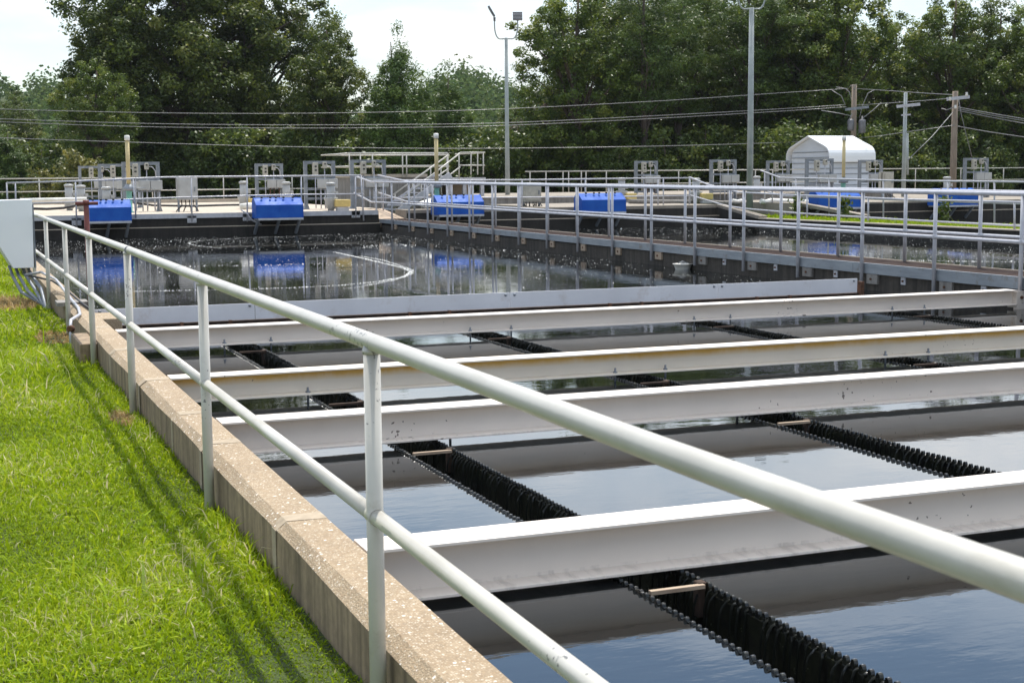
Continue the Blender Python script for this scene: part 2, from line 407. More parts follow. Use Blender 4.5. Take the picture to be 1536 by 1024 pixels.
# pale mortar joints across the top and down the outer face
for (px, py) in ((440,776),(335,662),(280,619),(236,568),(196,523),(160,490)):
    y = Pz(px, py, .19).y; hw = .055 + rnd.random()*.03
    q = MB()
    pts = [(XL0-.0015,-.3),(XL0-.0015,.151),(XL0+.0445,.1905),(XL1-.005,.1915)]
    vv = []
    for i, (x, z) in enumerate(pts):
        j = hw*(1+rnd.uniform(-.25,.25)) * (.6 if i < 2 else 1)
        vv += [(x, y-j, z), (x, y+j, z)]
    q.add(vv, [(2*i, 2*i+1, 2*i+3, 2*i+2) for i in range(3)])
    q.build('mortar_joint', M['mortar'], wl)
MB().box(1.06, XL0+.01, 13.55, 14.55, -.3, .13).build('pilaster', M['wallside'], wl, .012)
MB().box(XL1-.01, 1.66, 15.55, 16.3, -1, .165).build('bearing_block', M['aggregate'], wl, .012)
MB().box(1.12, 1.47, 17.25, 17.65, .17, .215).build('cap_plate', M['slab'], wl)

# ------------------------------------------------------------------ guard rail on the left wall
RX = 1.165
gr = thing('guard_rail', (RX, 12, -.06), 'white painted two-rail pipe guard rail along the aggregate topped wall beside the lawn', 'guard rail')
PY = [1.06, 4.13, 7.21, 10.43, 13.39, 16.25, 19.45, 22.6]
ZT, ZM = 1.13, .597
MB().tube([(RX+dx_, y, ZT) for y, dx_ in ((-.6,.05),(1.0,.030),(1.34,.0215),(1.75,.009),(2.2,.001),(4.13,0),(7.2,-.008),(10.4,.006),(13.4,0),(16.2,0),(19.4,0),(22.4,0))], .0262, 24).build('top_rail', M['rail'], gr)
ys = [-.6] + PY
b = MB()
for i in range(len(ys)-1): b.tube([(RX, ys[i]+.012, ZM), (RX, ys[i+1]-.012, ZM)], .0245, 20)
b.build('mid_rail', M['rail'], gr)
for y in PY:
    xb = RX+.03 if y < 2 else RX
    p = MB(); p.tube([(xb, y, -.35), (xb, y, ZT-.012)], .0258, 20)
    o = p.build('post', M['rail'], gr)
    MB().tube([(RX, y-.030, ZM), (RX, y+.030, ZM)], .0272, 16).build('cross_collar', M['rail'], o)
    MB().tube([(RX,y,ZT-.036),(RX,y,ZT-.02)], .0285, 16).build('weld_collar', M['rail'], o)
MB().tube([(RX, 10.33, ZT), (RX, 10.35, ZT)], .0275, 24).build('sleeve_joint', M['galv_dark'], gr)

# ------------------------------------------------------------------ walkway and its dividing wall
dw = thing('dividing_wall', (12.8, 20, -1.2), 'dark damp concrete wall under the walkway between the two tanks', 'wall')
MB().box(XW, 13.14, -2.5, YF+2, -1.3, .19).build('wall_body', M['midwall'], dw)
wk = thing('walkway', (12.75, 20, .2), 'long narrow walkway with steel edge channel on the wall between the two tanks', 'walkway')
def zrail(y): return lin(y, 1.35, 1.487)
def zmid(y): return lin(y, .765, .872)
def zct(y): return lin(y, .322, .350)
def zcb(y): return lin(y, .183, .248)
b = MB()
for x0, x1, dz in ((12.30, 12.68, 0), (12.685, 13.08, .002)):
    b.add([(x0,6,zct(6)-.05),(x1,6,zct(6)-.05),(x1,YF,zct(YF)-.05),(x0,YF,zct(YF)-.05),(x0,6,zct(6)+dz),(x1,6,zct(6)+dz),(x1,YF,zct(YF)+dz),(x0,YF,zct(YF)+dz)],
          [(0,3,2,1),(4,5,6,7),(0,1,5,4),(2,3,7,6),(1,2,6,5),(3,0,4,7)])
b.build('deck', M['brownslab'], wk)
def chan(x0, x1, mname, nm):
    seg = [6, 9.9, 13.35, 17.6, 22.9, 29, 35.5, YF]
    for i in range(len(seg)-1):
        y0, y1 = seg[i]+.004, seg[i+1]-.004
        b = MB(); vv = []
        for y in (y0, y1):
            for x, z in ((x0,zcb(y)),(x1,zcb(y)),(x1,zct(y)+.012),(x0,zct(y)+.012)): vv.append((x, y, z))
        b.add(vv, [(0,1,2,3),(7,6,5,4),(0,4,5,1),(1,5,6,2),(2,6,7,3),(3,7,4,0)])
        b.build(nm, M[mname], wk)
chan(12.255, 12.295, 'channel', 'edge_channel')
chan(13.085, 13.115, 'deck', 'far_kerb')
# ramp up to the far deck
b = MB()
za, zb = zct(YF), ZD+.004
b.add([(12.25,YF,za-.09),(13.1,YF,za-.09),(13.1,44.9,zb-.09),(12.25,44.9,zb-.09),(12.25,YF,za+.014),(13.1,YF,za+.014),(13.1,44.9,zb),(12.25,44.9,zb)],
      [(0,3,2,1),(4,5,6,7),(0,1,5,4),(2,3,7,6),(1,2,6,5),(3,0,4,7)])
b.build('ramp', M['wood'], wk)
# side plates and anchor bolts seen under the channel
xs_near = [564.2,587.6,613.4,641.2,670.8,704,738.6,777.6,820,866.3,918.3,977.2,1042.5,1116,1198,1294.4,1403.7,1534.5]
PYN = [Px(x, 300, 12.22).y for x in xs_near]
PYN += [12.35, 10.65, 9.0, 7.3]
for i, y in enumerate(PYN):
    q = MB(); q.box(12.262, 12.30, y-.02-.30 if y < 25 else y-.27, y-.06, zcb(y)-.145, zcb(y)-.006)
    o = q.build('anchor_plate', M['wood'] if i < 12 else M['slab'], wk)
    MB().lathe((12.262, y-.17, zcb(y)-.075), [(.016,0),(.016,-.018)], 8, (1,0,0)).build('bolt', M['rust'], o)
    if y < 22:
        yy = y+.75
        q = MB(); q.box(12.285, 12.30, yy-.05, yy+.05, zcb(yy)-.11, zcb(yy)-.01); o = q.build('anchor_plate', M['galv'], wk)
        MB().lathe((12.285, yy, zcb(yy)-.06), [(.014,0),(.014,-.02)], 8, (1,0,0)).build('bolt', M['rust'], o)

def railing(name, label, X, ylist, foot, over, cat='railing', rampend=True):
    t = thing(name, (X, ylist[0], foot(ylist[0])), label, cat)
    y0 = min(ylist) - 1; y1 = max(ylist)
    yy = [y0, 14, 20, 28, 36, y1] if y0 < 13 else [y0, y1]
    top = [(X, y, zrail(y)) for y in yy]; mid = [(X, y, zmid(y)) for y in yy]
    if rampend: top += [(X, y1+.55, zrail(y1)+.0), (X, 45.0, 1.69)]; mid += [(X, y1+.55, zmid(y1)), (X, 45.0, 1.13)]
    MB().tube(top, .029, 14).build('top_rail', M['galv'], t)
    MB().tube(mid, .025, 12).build('mid_rail', M['galv'], t)
    for y in ylist:
        p = MB().tube([(X, y, foot(y)), (X, y, zrail(y)-.01)], .0262, 12).build('post', M['galv'], t)
        MB().lathe((X, y, zmid(y)-.03), [(.029,0),(.035,.012),(.035,.048),(.029,.06)], 12).build('clamp', M['galv'], p)
    return t
railing('walkway_railing', 'nearer galvanised walkway railing, its posts bolted outside the steel edge channel', 12.22, PYN, lambda y: zcb(y)-.17, 0)
xs_far = [622,649.4,678,709.5,743.5,780,822,865,913.4,968,1027.7,1095.2,1171.4,1257.7,1358,1470.7]
PYFAR = [Px(x, 330, 13.03).y for x in xs_far] + [13.4, 11.7, 10.0]
railing('walkway_railing', 'farther galvanised walkway railing, standing on the planks beside the second tank', 13.03, PYFAR, lambda y: zct(y)-.005, 0)

# ------------------------------------------------------------------ white steel beams across the tank
def beam(yf, yb, mat, label, zbot=-.012):
    yc = (yf+yb)/2
    t = thing('steel_beam', (6.8, yc, zbot), label, 'steel beam', 'white steel beams spanning the near tank')
    x0, x1 = XL1+.005, 12.10; zt = .19; tf = .013; hw = (yb-yf)/2
    pr = [(-hw,zbot),(hw,zbot),(hw,zbot+tf),(.006,zbot+tf+.006),(.006,zt-tf-.004),(hw,zt-tf),(hw,zt),(-hw,zt),(-hw,zt-tf),(-.006,zt-tf-.004),(-.006,zbot+tf+.006),(-hw,zbot+tf)]
    MB().prism(pr, (x0, yc, 0), (x1, yc, 0)).build('beam_body', M[mat], t, .002)
    q = MB(); q.box(x1+.004, x1+.016, yf+.02, yb-.02, -.03, .165); q.box(x1+.016, XW-.004, yc-.03, yc-.012, -.06, .17)
    o = q.build('end_bracket', M[mat], t, .003)
    MB().lathe((x1+.12, yc-.03, .09), [(.02,0),(.02,.02)], 6, (0,-1,0)).build('bolt', M['rust'], o)
    for xt in TX:
        for dx in (-.07, .39):
            sd = 1 if yc < 9 else -1
            h = MB(); h.tube([(xt+dx, yc+sd*hw*.55, zbot-.075), (xt+dx, yc+sd*hw*.55, zbot+.055)], .009, 8)
            h.lathe((xt+dx, yc+sd*hw*.55, zbot+tf), [(.020,0),(.020,.012),(.010,.014),(.010,.026)], 6)
            h.lathe((xt+dx, yc+sd*hw*.55, zbot-.085), [(.022,0),(.022,.02)], 6)
            h.build('hanger_bolt', M['galv_dark'], t)
    return t
beam(5.215, 5.42, 'beam', 'nearest white steel beam, large in the foreground with the guard rail crossing it', -.031)
beam(8.375, 8.58, 'beam', 'second nearest white steel beam, clean webbed, just in front of the yellow stained one', -.012)
beam(10.44, 10.645, 'beam_y', 'white steel beam with yellow staining under its top flange', .002)
beam(13.94, 14.145, 'beam', 'farthest white steel beam, beside the baffle, its bolted right end bracket in view', .005)

# scum baffle
bf = thing('scum_baffle', (6.8, 16.45, -.2), 'white board baffle of bolted panels across the near tank behind the farthest beam', 'baffle')
ex = [XL1+.02, 3.25, 6.42, 9.35, 11.52]
for i in range(4):
    q = MB(); q.box(ex[i]+.004, ex[i+1]-.004, 16.43, 16.45, .005, .195 if i else .19)
    o = q.build('panel', M['baffle'], bf)
    for x in (ex[i]+.06, ex[i+1]-.06):
        MB().lathe((x, 16.43, .165), [(.017,0),(.017,.006),(.006,.014)], 10, (0,-1,0)).build('bolt', M['galv_dark'], o)
MB().box(XL1, 11.6, 16.452, 16.53, -.06, -.005).build('angle_rail', M['rust_dark'], bf)
MB().box(11.56, 11.61, 16.4, 16.5, -.1, .15).build('end_post', M['rust'], bf)
for x in (2.4, 2.95, 5.1, 5.6, 7.75, 8.2, 9.9, 10.4):
    MB().cbox((x, 16.36, -.012), (.035,.05,.05)).build('clip', M['rust'], bf)

# ------------------------------------------------------------------ weir troughs
def trough(x0, k, label):
    x1 = x0+TWD; y0, y1 = TY0, TY1
    t = thing('weir_trough', (x0+.155, 9, -.35), label, 'weir trough', 'weir troughs hung under the beams')
    b = MB()
    b.box(x0, x0+.012, y0, y1, -.38, ZW-.012); b.box(x1-.012, x1, y0, y1, -.38, ZW-.012); b.box(x0+.012, x1-.012, y0, y1, -.40, -.37)
    b.box(x0+.012, x1-.012, y1-.012, y1, -.37, ZW+.03)
    b.build('trough_body', M['black'], t)
    MB().box(x0-.02, x1+.02, y1+.002, y1+.012, -.3, ZW+.06).build('end_plate', M['galv_dark'], t)
    pitch = .048; nn = int((y1-y0)/pitch)
    for side, xx in (('l', x0), ('r', x1)):
        w = MB(); dr = MB()
        th = .008
        rr = random.Random(k*10+(side == 'r'))
        for i in range(nn):
            y = y0+i*pitch
            hgt = (.013 if side == 'l' else .024)+rr.uniform(-.003,.004)
            # tooth: rounded finger standing out of the water
            p2 = [(-.0155,-.07),(.0155,-.07),(.0125,hgt-.014),(.0085,hgt-.004),(.004,hgt),(-.004,hgt),(-.0085,hgt-.004),(-.0125,hgt-.014)]
            vv = []
            for xo in (-th, th):
                for u, z in p2: vv.append((xx+xo, y+u, ZW+z))
            n8 = 8
            w.add(vv, [tuple(range(n8)), tuple(n8+q for q in reversed(range(n8)))]+[(q,n8+q,n8+(q+1)%n8,(q+1)%n8) for q in range(n8)])
            # pale bead: the lit look of the finger tip put into its colour
            dr.lathe((xx, y, ZW+hgt-.003), [(.0025,-.003),(.0042,-.001),(.0036,.002),(.0012,.0042)], 6)
        w.build('weir_plate', M['weir'], t)
        dr.build('tooth_tips', M['tip'], t)['kind'] = 'stuff'
        # water tongues spilling through the notches into the trough
        s = MB(); sg = 1 if side == 'l' else -1
        for i in range(nn-1):
            y = y0+(i+.5)*pitch
            out = rr.uniform(.014,.055); wd = rr.uniform(.003,.0098); drop = rr.uniform(-.24,-.19)
            if rr.random() < .12: continue
            path = [(-.012,.0035),(.004,.002),(.014,-.006),(out*.75,-.03),(out,-.075),(out+.004,-.15),(out+.006,drop)]
            vv = []
            for j, (u, z) in enumerate(path):
                w_ = wd*(1.25 if j < 2 else 1-.09*j)
                for q in range(5):
                    a = -1+q*.5
                    vv.append((xx+sg*(u + .006*(1-a*a)*(j > 1)), y+a*w_+rr.uniform(-.001,.001), ZW+z+.0025*(1-a*a)))
            ff = []
            for j in range(len(path)-1):
                for q in range(4): ff.append((j*5+q, j*5+q+1, (j+1)*5+q+1, (j+1)*5+q))
            s.add(vv, ff, True)
        s.build('spilling_water', M['spill'], t)['kind'] = 'stuff'
    # water lying in the trough
    MB().add([(x0+.012,y0,-.285),(x1-.012,y0,-.285),(x1-.012,y1,-.285),(x0+.012,y1,-.285)], [(0,1,2,3)]).build('trough_water', M['spill'], t)
    rr = random.Random(k)
    for y in (5.0, 8.15, 10.2, 13.7):
        c = MB(); c.box(x0+.02, x1-.02, y-.013, y+.013, ZW+.004, ZW+.02); c.build('spreader', M['wood'] if y < 9 and k < 2 else M['rust_dark'], t)
        MB().cbox((x0-.0, y+.05, -.06), (.02,.07,.035)).build('edge_clip', M['weir'], t, .008)
        c = MB(); c.cbox((x1-.02, y+.03, -.105), (.042,.05,.15)); c.build('hanger_strap', M['rust_dark'] if k < 2 else M['weir'], t, .008)
LBL = ['weir trough nearest the lawn side wall, its black saw teeth running past the nearest beam',
       'second weir trough from the lawn side wall, passing under the beams mid tank',
       'third weir trough from the lawn side wall, second from the walkway',
       'weir trough closest to the walkway, seen under the farthest beam end']
for k, x in enumerate(TX): trough(x, k, LBL[k])
# ================================================================== FAR DECK
dk = thing('concrete_deck', (6, YF, -1), 'sunlit tan concrete deck across the far ends of the tanks with grey edge channel', 'deck')
b = MB()
b.box(-.6, 12.24, YF, 63, -1.3, ZD); b.box(12.24, 13.11, 44.9, 63, -1.3, ZD-.002)
b.build('deck_slab', M['deck'], dk)
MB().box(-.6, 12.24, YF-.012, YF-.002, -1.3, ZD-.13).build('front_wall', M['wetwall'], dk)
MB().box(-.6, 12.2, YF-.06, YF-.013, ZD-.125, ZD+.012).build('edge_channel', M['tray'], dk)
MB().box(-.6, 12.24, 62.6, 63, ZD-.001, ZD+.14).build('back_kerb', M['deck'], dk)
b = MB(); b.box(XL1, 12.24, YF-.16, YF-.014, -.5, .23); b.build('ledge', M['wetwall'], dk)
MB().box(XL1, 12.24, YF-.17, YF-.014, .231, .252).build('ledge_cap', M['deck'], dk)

dk2 = thing('concrete_deck', (18, YF, -1), 'right hand concrete deck with raised grey slab behind the second tank', 'deck')
b = MB(); b.box(13.11, 24.1, YF, 43.4, -1.3, ZD); b.box(18.2, 24.1, 43.4, 62, -1.3, ZD-.003); b.build('deck_slab', M['deck_grey'], dk2)
b = MB(); b.box(17.3, 36, 49, 60, -1.3, ZD+.22); b.build('raised_slab', M['slab'], dk2)
MB().box(17.25, 36, 48.95, 60, ZD+.221, ZD+.26).build('slab_top', M['deck_grey'], dk2)
b = MB(); b.box(27.2, 48, YF, 62, -1.3, ZD-.004); b.box(24.1, 27.2, 46.4, 62, -1.3, ZD-.006); b.build('deck_slab', M['deck_grey'], dk2)
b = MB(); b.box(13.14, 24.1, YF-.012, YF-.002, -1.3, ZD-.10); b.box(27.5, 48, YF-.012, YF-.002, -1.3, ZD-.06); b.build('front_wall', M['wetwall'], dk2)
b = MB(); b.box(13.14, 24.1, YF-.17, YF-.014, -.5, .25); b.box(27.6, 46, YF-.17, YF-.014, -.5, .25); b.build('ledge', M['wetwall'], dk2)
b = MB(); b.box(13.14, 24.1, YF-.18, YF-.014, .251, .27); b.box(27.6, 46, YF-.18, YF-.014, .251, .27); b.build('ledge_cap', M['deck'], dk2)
# sloping wing where the deck steps down to the grass strip
q = MB(); q.prism([(-.15,0),(.15,0),(.15,.10),(-.15,.10)], (24.15, YF, ZD-.09), (24.15, 39.6, .2)); q.build('sloping_kerb', M['deck_grey'], dk2)
q = MB(); q.add([(24.0,YF,-1),(24.3,YF,-1),(24.3,39.6,-1),(24.0,39.6,-1),(24.0,YF,ZD-.08),(24.3,YF,ZD-.08),(24.3,39.6,.2),(24.0,39.6,.2)],
      [(0,3,2,1),(4,5,6,7),(0,1,5,4),(2,3,7,6),(1,2,6,5),(3,0,4,7)]); q.build('wing_wall', M['wetwall'], dk2)
q = MB(); q.prism([(-.15,0),(.15,0),(.15,.10),(-.15,.10)], (27.35, YF, ZD-.09), (27.35, 38.6, .2)); q.build('sloping_kerb', M['deck_grey'], dk2)
# tank walls either side of the grass strip
t = thing('tank_wall', (24.15, 30, -1), 'dark faced concrete wall on the right of the second tank, below the grass strip', 'wall')
MB().box(24.0, 24.28, 6, YF, -1.3, .205).build('wall_body', M['wetwall'], t)
MB().box(23.97, 24.30, 6, 39.6, .206, .235).build('coping', M['deck'], t)
t = thing('tank_wall', (27.35, 30, -1), 'low concrete wall of the third tank behind the grass strip', 'wall')
MB().box(27.2, 27.5, 14, YF, -1.3, .17).build('wall_body', M['wetwall'], t)
MB().box(27.2, 27.5, 14, 38.6, .171, .19).build('coping', M['slab'], t)

# ------------------------------------------------------------------ pipe railings behind
def pipe_railing(name, label, runs, posts, mat='galv', r=.024, group=None, plates=()):
    base = runs[0][0]
    t = thing(name, (base[0], base[1], base[2]-1), label, 'railing', group)
    for i, run in enumerate(runs):
        MB().tube(run, r*(1 if i == 0 else .9), 10).build('top_rail' if i == 0 else 'rail', M[mat], t)
    for a, c in posts:
        o = MB().tube([a, c], r*.92, 10).build('post', M[mat], t)
    for p in plates:
        o = MB().cbox((p[0], p[1]+.02, p[2]), (.26,.02,.2)).build('base_plate', M['tray'], t)
        q = MB()
        for dx in (-.09, .09):
            for dz in (-.06, .06): q.lathe((p[0]+dx, p[1]+.01, p[2]+dz), [(.015,0),(.015,.015)], 6, (0,-1,0))
        q.build('bolts', M['galv_dark'], o)
    return t
yr = YF-.1
def at(x, y, Y=yr): return tuple(Py(x, y, Y))
top = [at(10,274.5), at(120,271.5), at(245,266), at(300,265.2), at(420,264.3), at(541,263)]
mid = [at(10,306), at(120,302.5), at(245,297), at(370,293.5), at(451,291.8), at(545,291)]
posts = [(at(10,274), at(12,318)), (at(23,274), at(24,318)), (at(113,272), at(115,341)), (at(199.6,268), at(204,327)), (at(287,265.5), at(288,333)), (at(370.4,265), at(371,332)),
         (at(451.8,264), at(452.5,321)), (at(533,263.5), at(534,326)), (at(541.5,263), at(545.5,331))]
pl = [tuple(Py(x, y, YF-.07)) for x, y in ((115,333),(288,329),(371,326),(534,321.5))]
pipe_railing('deck_railing', 'galvanised pipe railing along the front edge of the tan deck, behind the blue covers', [top, mid], posts, plates=pl)

yb = 62.8
def z_at(x, Y, z): p = Py(x, 270, Y); return (p.x, Y, z)
def level_railing(label, xs, Y, z0, zt, zmids, ends, r=.026):
    a, c = z_at(ends[0], Y, zt), z_at(ends[1], Y, zt)
    runs = [[a, c]] + [[(a[0],Y,z), (c[0],Y,z)] for z in zmids]
    posts = [(z_at(x, Y, z0), z_at(x, Y, zt)) for x in xs]
    return pipe_railing('deck_railing', label, runs, posts, 'rail', r)
level_railing('white pipe railing along the back of the tan deck in front of the woods', [-10,58.5,228,335,438,504,520,540], yb, ZD+.1, 1.70, [1.16], (-20,548))
level_railing('white pipe railing along the back of the right hand deck, before the shed', [795,819,844.5,853,872,879,909.5,963,1018,1070,1133,1158.8,1180,1232,1290,1373,1441,1505], 61.0, ZD+.2, 1.83, [1.22], (788,1560))

# railings between second and third tank
def run(pts, X): return [tuple(Px(x, y, X)) for x, y in pts]
XR = 24.2
pipe_railing('tank_railing', 'low two-rail pipe railing on the coping of the second tank wall, before the grass strip',
   [run([(1035,266),(1062,277),(1108,288.5),(1180,292.3),(1270,295.5),(1360,299.3),(1536,303.5),(1560,304.3)], XR),
    run([(1036,293),(1088,308.6),(1117,313),(1200,320),(1290,325.5),(1380,331),(1536,339.3),(1560,340.5)], XR)],
   [(tuple(Px(x, y0, XR)), tuple(Px(x, y1, XR))) for x, y0, y1 in ((1035,266,318),(1210.6,293.5,326),(1302.4,297,331),(1404,301,338),(1521.7,303.3,344.5))], 'galv', .027)
XR2 = 27.3
pipe_railing('tank_railing', 'taller pipe railing behind the grass strip, sloping down from the far deck',
   [run([(1141,255.6),(1170,266.6),(1250,268.5),(1340,271),(1440,272),(1540,273),(1560,273.2)], XR2),
    run([(1150,287),(1172,294),(1250,296.5),(1340,300),(1440,303),(1540,306)], XR2)],
   [(tuple(Px(x, y0, XR2)), tuple(Px(x, y1, XR2))) for x, y0, y1 in ((1147,258,303),(1158.5,262,306),(1193.7,267.3,318),(1243.4,268.5,321.5),(1325,271,327),(1421.6,272,331.5),(1491.6,272.7,335))], 'galv', .027)
# front railing of the middle deck
pipe_railing('deck_railing', 'grey pipe railing along the front edge of the second tank deck',
   [[at(560,271,43.3), at(640,270.5,43.3), at(780,270,43.3), at(960,267.5,43.3), at(1035,267,43.3)], [at(560,297,43.3), at(700,296.5,43.3), at(790,296,43.3), at(960,294.5,43.3), at(1036,293.5,43.3)]],
   [(at(x,y0,43.3), at(x,y1,43.3)) for x, y0, y1 in ((575,271,316),(637,270.5,318),(705,270,317),(743,270,316),(783,270,315),(878,269,313),(987,267.5,311),(995,267.5,311),(1034,265,310))], 'galv', .025)

# ------------------------------------------------------------------ blue drive covers
COVG = 'blue drive covers at the far ends of the tanks'
def cover(x0, x1, label):
    t = thing('drive_cover', ((x0+x1)/2, 41.95, .4), label, 'machine cover', COVG)
    pr = [(41.62,.47),(42.24,.47),(42.24,.90),(42.12,1.03),(42.0,1.06),(41.92,1.04),(41.62,.85)]
    n = len(pr); vs = [(x, y, z) for x in (x0+.02, x1-.02) for y, z in pr]
    b = MB(); b.add(vs, [(i, n+i, n+(i+1) % n, (i+1) % n) for i in range(n)])
    b.build('shell', M['blue'], t, .006)
    for x, w in ((x0, .02), (x1-.02, .02)):
        vs = [(xx, 41.92+(y-41.92)*1.03, .76+(z-.76)*1.03) for xx in (x, x+w) for y, z in pr]
        MB().add(vs, [tuple(range(n)), tuple(n+i for i in reversed(range(n)))]+[(i, n+i, n+(i+1) % n, (i+1) % n) for i in range(n)]).build('end_plate', M['blue'], t)
    xm = (x0+x1)/2
    MB().box(xm-.004, xm+.004, 41.612, 41.62, .48, .84).build('seam', M['blue'], t)
    MB().box(x0+.05, x1-.01, 41.58, 42.25, .405, .465).build('tray', M['tray'], t, .006)
    for fx in (.16, .34, .46, .62, .82):
        x = x0+(x1-x0)*fx
        MB().lathe((x, 41.86, 1.035), [(.02,0),(.035,.02),(.035,.05),(.015,.06)], 8).build('catch', M['dark'], t)
    for fx in (.06, .5, .94):
        x = x0+(x1-x0)*fx
        MB().bar((x, 41.75, .41), (x-.05, 42.12, .0), .07, .07).build('leg', M['galv_dark'], t)
    return t
CL = ['blue machine cover farthest left, beside the red T-handle valve key', 'blue machine cover left of the walkway ramp, mirrored in the near tank',
      'blue machine cover just right of the walkway ramp, below the stairs', 'blue machine cover in the middle of the second tank deck, right of the tan cabinet',
      'blue machine cover below the white shed', 'blue machine cover farthest right, right of the white shed']
for (a, c), l in zip(((130,197),(384,455),(656,726),(873,939),(1228,1291),(1408,1467)), CL):
    cover(Py(a, 310, 41.62).x, Py(c, 310, 41.62).x, l)

# ------------------------------------------------------------------ control stands: steel frame with switch boxes
def stand(xl, xr, yt, dep, label, nbox=2, flip=False, ground=ZD):
    A, B = PD(xl, yt, dep), PD(xr, yt, dep)
    Y = A.y; x0, x1, zt = A.x, A.x+(B-A).length*1.0, A.z
    x1 = Py(xr, yt, Y).x
    w = x1-x0; s = .11
    t = thing('control_stand', ((x0+x1)/2, Y, ground), label, 'control stand', 'steel control stands on the decks')
    for x in (x0+s/2, x1-s/2):
        o = MB().box(x-s/2, x+s/2, Y-s/2, Y+s/2, ground, zt).build('leg', M['galv_dark'], t)
        MB().prism([(-.09,0),(.09,0),(.02,.22),(-.02,.22)], (x, Y-.12, ground), (x, Y+.12, ground)).build('foot_gusset', M['galv_dark'], o)
    b = MB(); b.box(x0+s, x1-s, Y-.05, Y+.05, zt-.10, zt-.001); b.build('top_bar', M['galv_dark'], t)
    for zz in (.64, .42, .22):
        z = ground+(zt-ground)*zz; MB().box(x0+s, x1-s, Y-.03, Y+.03, z-.04, z+.04).build('cross_bar', M['galv_dark'], t)
    H = zt-ground
    def sw(fx, z0, z1, wd, nm='switch_box'):
        x = x0+w*fx
        o = MB().box(x-wd/2, x+wd/2, Y-.20, Y-.052, z0, z1).build(nm, M['switch'], t, .012)
        q = MB()
        for k in range(2 if z1-z0 > .3 else 1):
            zz = z1-(z1-z0)*(.3+.3*k); q.cbox((x, Y-.206, zz), (wd*.4, .012, .05))
        q.build('toggle', M['dark'], o); return o
    sw(.34, zt-.46, zt-.06, .17); sw(.64, zt-.24, zt-.04, .12)
    q = MB(); q.tube([(x0+w*.64, Y-.12, zt-.24), (x0+w*.64, Y-.12, ground+H*.05)], .017, 6)
    q.tube([(x0+w*.34, Y-.12, zt-.46), (x0+w*.34, Y-.12, ground+H*.02)], .017, 6)
    q.tube([(x0+w*.68, Y-.12, zt-.14), (x0+w*.80, Y-.12, zt-.17), (x0+w*.87, Y-.12, zt-.28), (x0+w*.88, Y-.12, zt-.5)], .014, 6)
    q.build('conduit', M['galv'], t)
    zb = ground+H*.53
    for k in range(nbox):
        x = x0+w*(.56+.32*k)
        o = MB().box(x-w*.155, x+w*.155, Y-.22, Y-.06, zb-.15, zb+.15).build('junction_box', M['grey_enamel'], t, .015)
        qq = MB(); qq.tube([(x-.06, Y-.14, zb-.15), (x-.06, Y-.14, ground+.02)], .02, 6); qq.tube([(x+.08, Y-.14, zb-.15), (x+.08, Y-.14, ground+.02)], .02, 6)
        qq.build('conduit', M['rust'] if (nbox > 1 and xl in (382, 952)) else M['galv'], o)
    return t
SL = [('rearmost of the three overlapping control stands beside the left hand tan pipe', 117, 172, 249, 57), ('middle of the three overlapping control stands beside the left hand tan pipe', 146.5, 210, 246, 50.5),
      ('front control stand right behind the left hand tan pipe, largest of three overlapping', 182, 239, 243, 44.5), ('control stand standing behind the blue cover left of the walkway ramp', 382, 424, 245.5, 51),
      ('control stand with yellow block at its foot, left of the ramp', 455, 502, 241.5, 46), ('control stand in front of the raised concrete tower, at the walkway ramp', 525, 578, 239.8, 46.5),
      ('control stand on the middle deck, between the bare pine trunk and the tall light pole', 952, 986, 241.5, 57), ('control stand just left of the tall right hand light pole', 1065, 1104, 239.5, 55),
      ('control stand half hidden by the left edge of the white shed', 1150, 1184, 241, 60), ('control stand directly in front of the white shed siding', 1208.5, 1249.5, 238, 53),
      ('control stand at the right corner of the white shed, beside the tan cabinet', 1288, 1323.5, 240, 59), ('control stand farthest right, right of the timber pole with a single crossarm', 1446, 1482, 237, 57)]
for l, xl, xr, yt, dep in SL: stand(xl, xr, yt, dep, l)

# ------------------------------------------------------------------ motor units, pads
def motor(px, ytop, ybot, dep, label, pad=None):
    P = PD(px, ybot, dep); Q = PD(px, ytop, dep); Y = P.y; x = P.x; z0 = ZD; z1 = Q.z; h = z1-z0
    t = thing('drive_motor', (x, Y, z0), label, 'motor', 'grey drive motors on the decks')
    MB().lathe((x, Y, z0), [(.10,0),(.10,.06),(.15,.08),(.17,h*.30),(.22,h*.42),(.22,h*.47)], 14).build('gearbox', M['grey_enamel'], t)
    MB().lathe((x, Y, z0), [(.125,h*.475),(.13,h*.5),(.13,h*.90)], 14).build('housing', M['grey_enamel'], t)
    MB().lathe((x, Y, z0), [(.155,h*.905),(.155,h*.97),(.10,h)], 14).build('fan_cowl', M['grey_enamel'], t)
    MB().box(x+.12, x+.22, Y-.08, Y+.08, z0+h*.55, z0+h*.68).build('terminal_box', M['grey_enamel'], t)
    if pad:
        a = Py(pad[0], pad[2], Y-.1); c = Py(pad[1], pad[2], Y-.1)
        MB().box(a.x, c.x, Y-.35, Y-.08, z0+.12, z0+.34).build('belt_guard', M['yellowpaint'], t, .02)
        MB().box(a.x+.05, c.x-.05, Y-.32, Y-.1, z0, z0+.12).build('plinth', M['tray'], t)
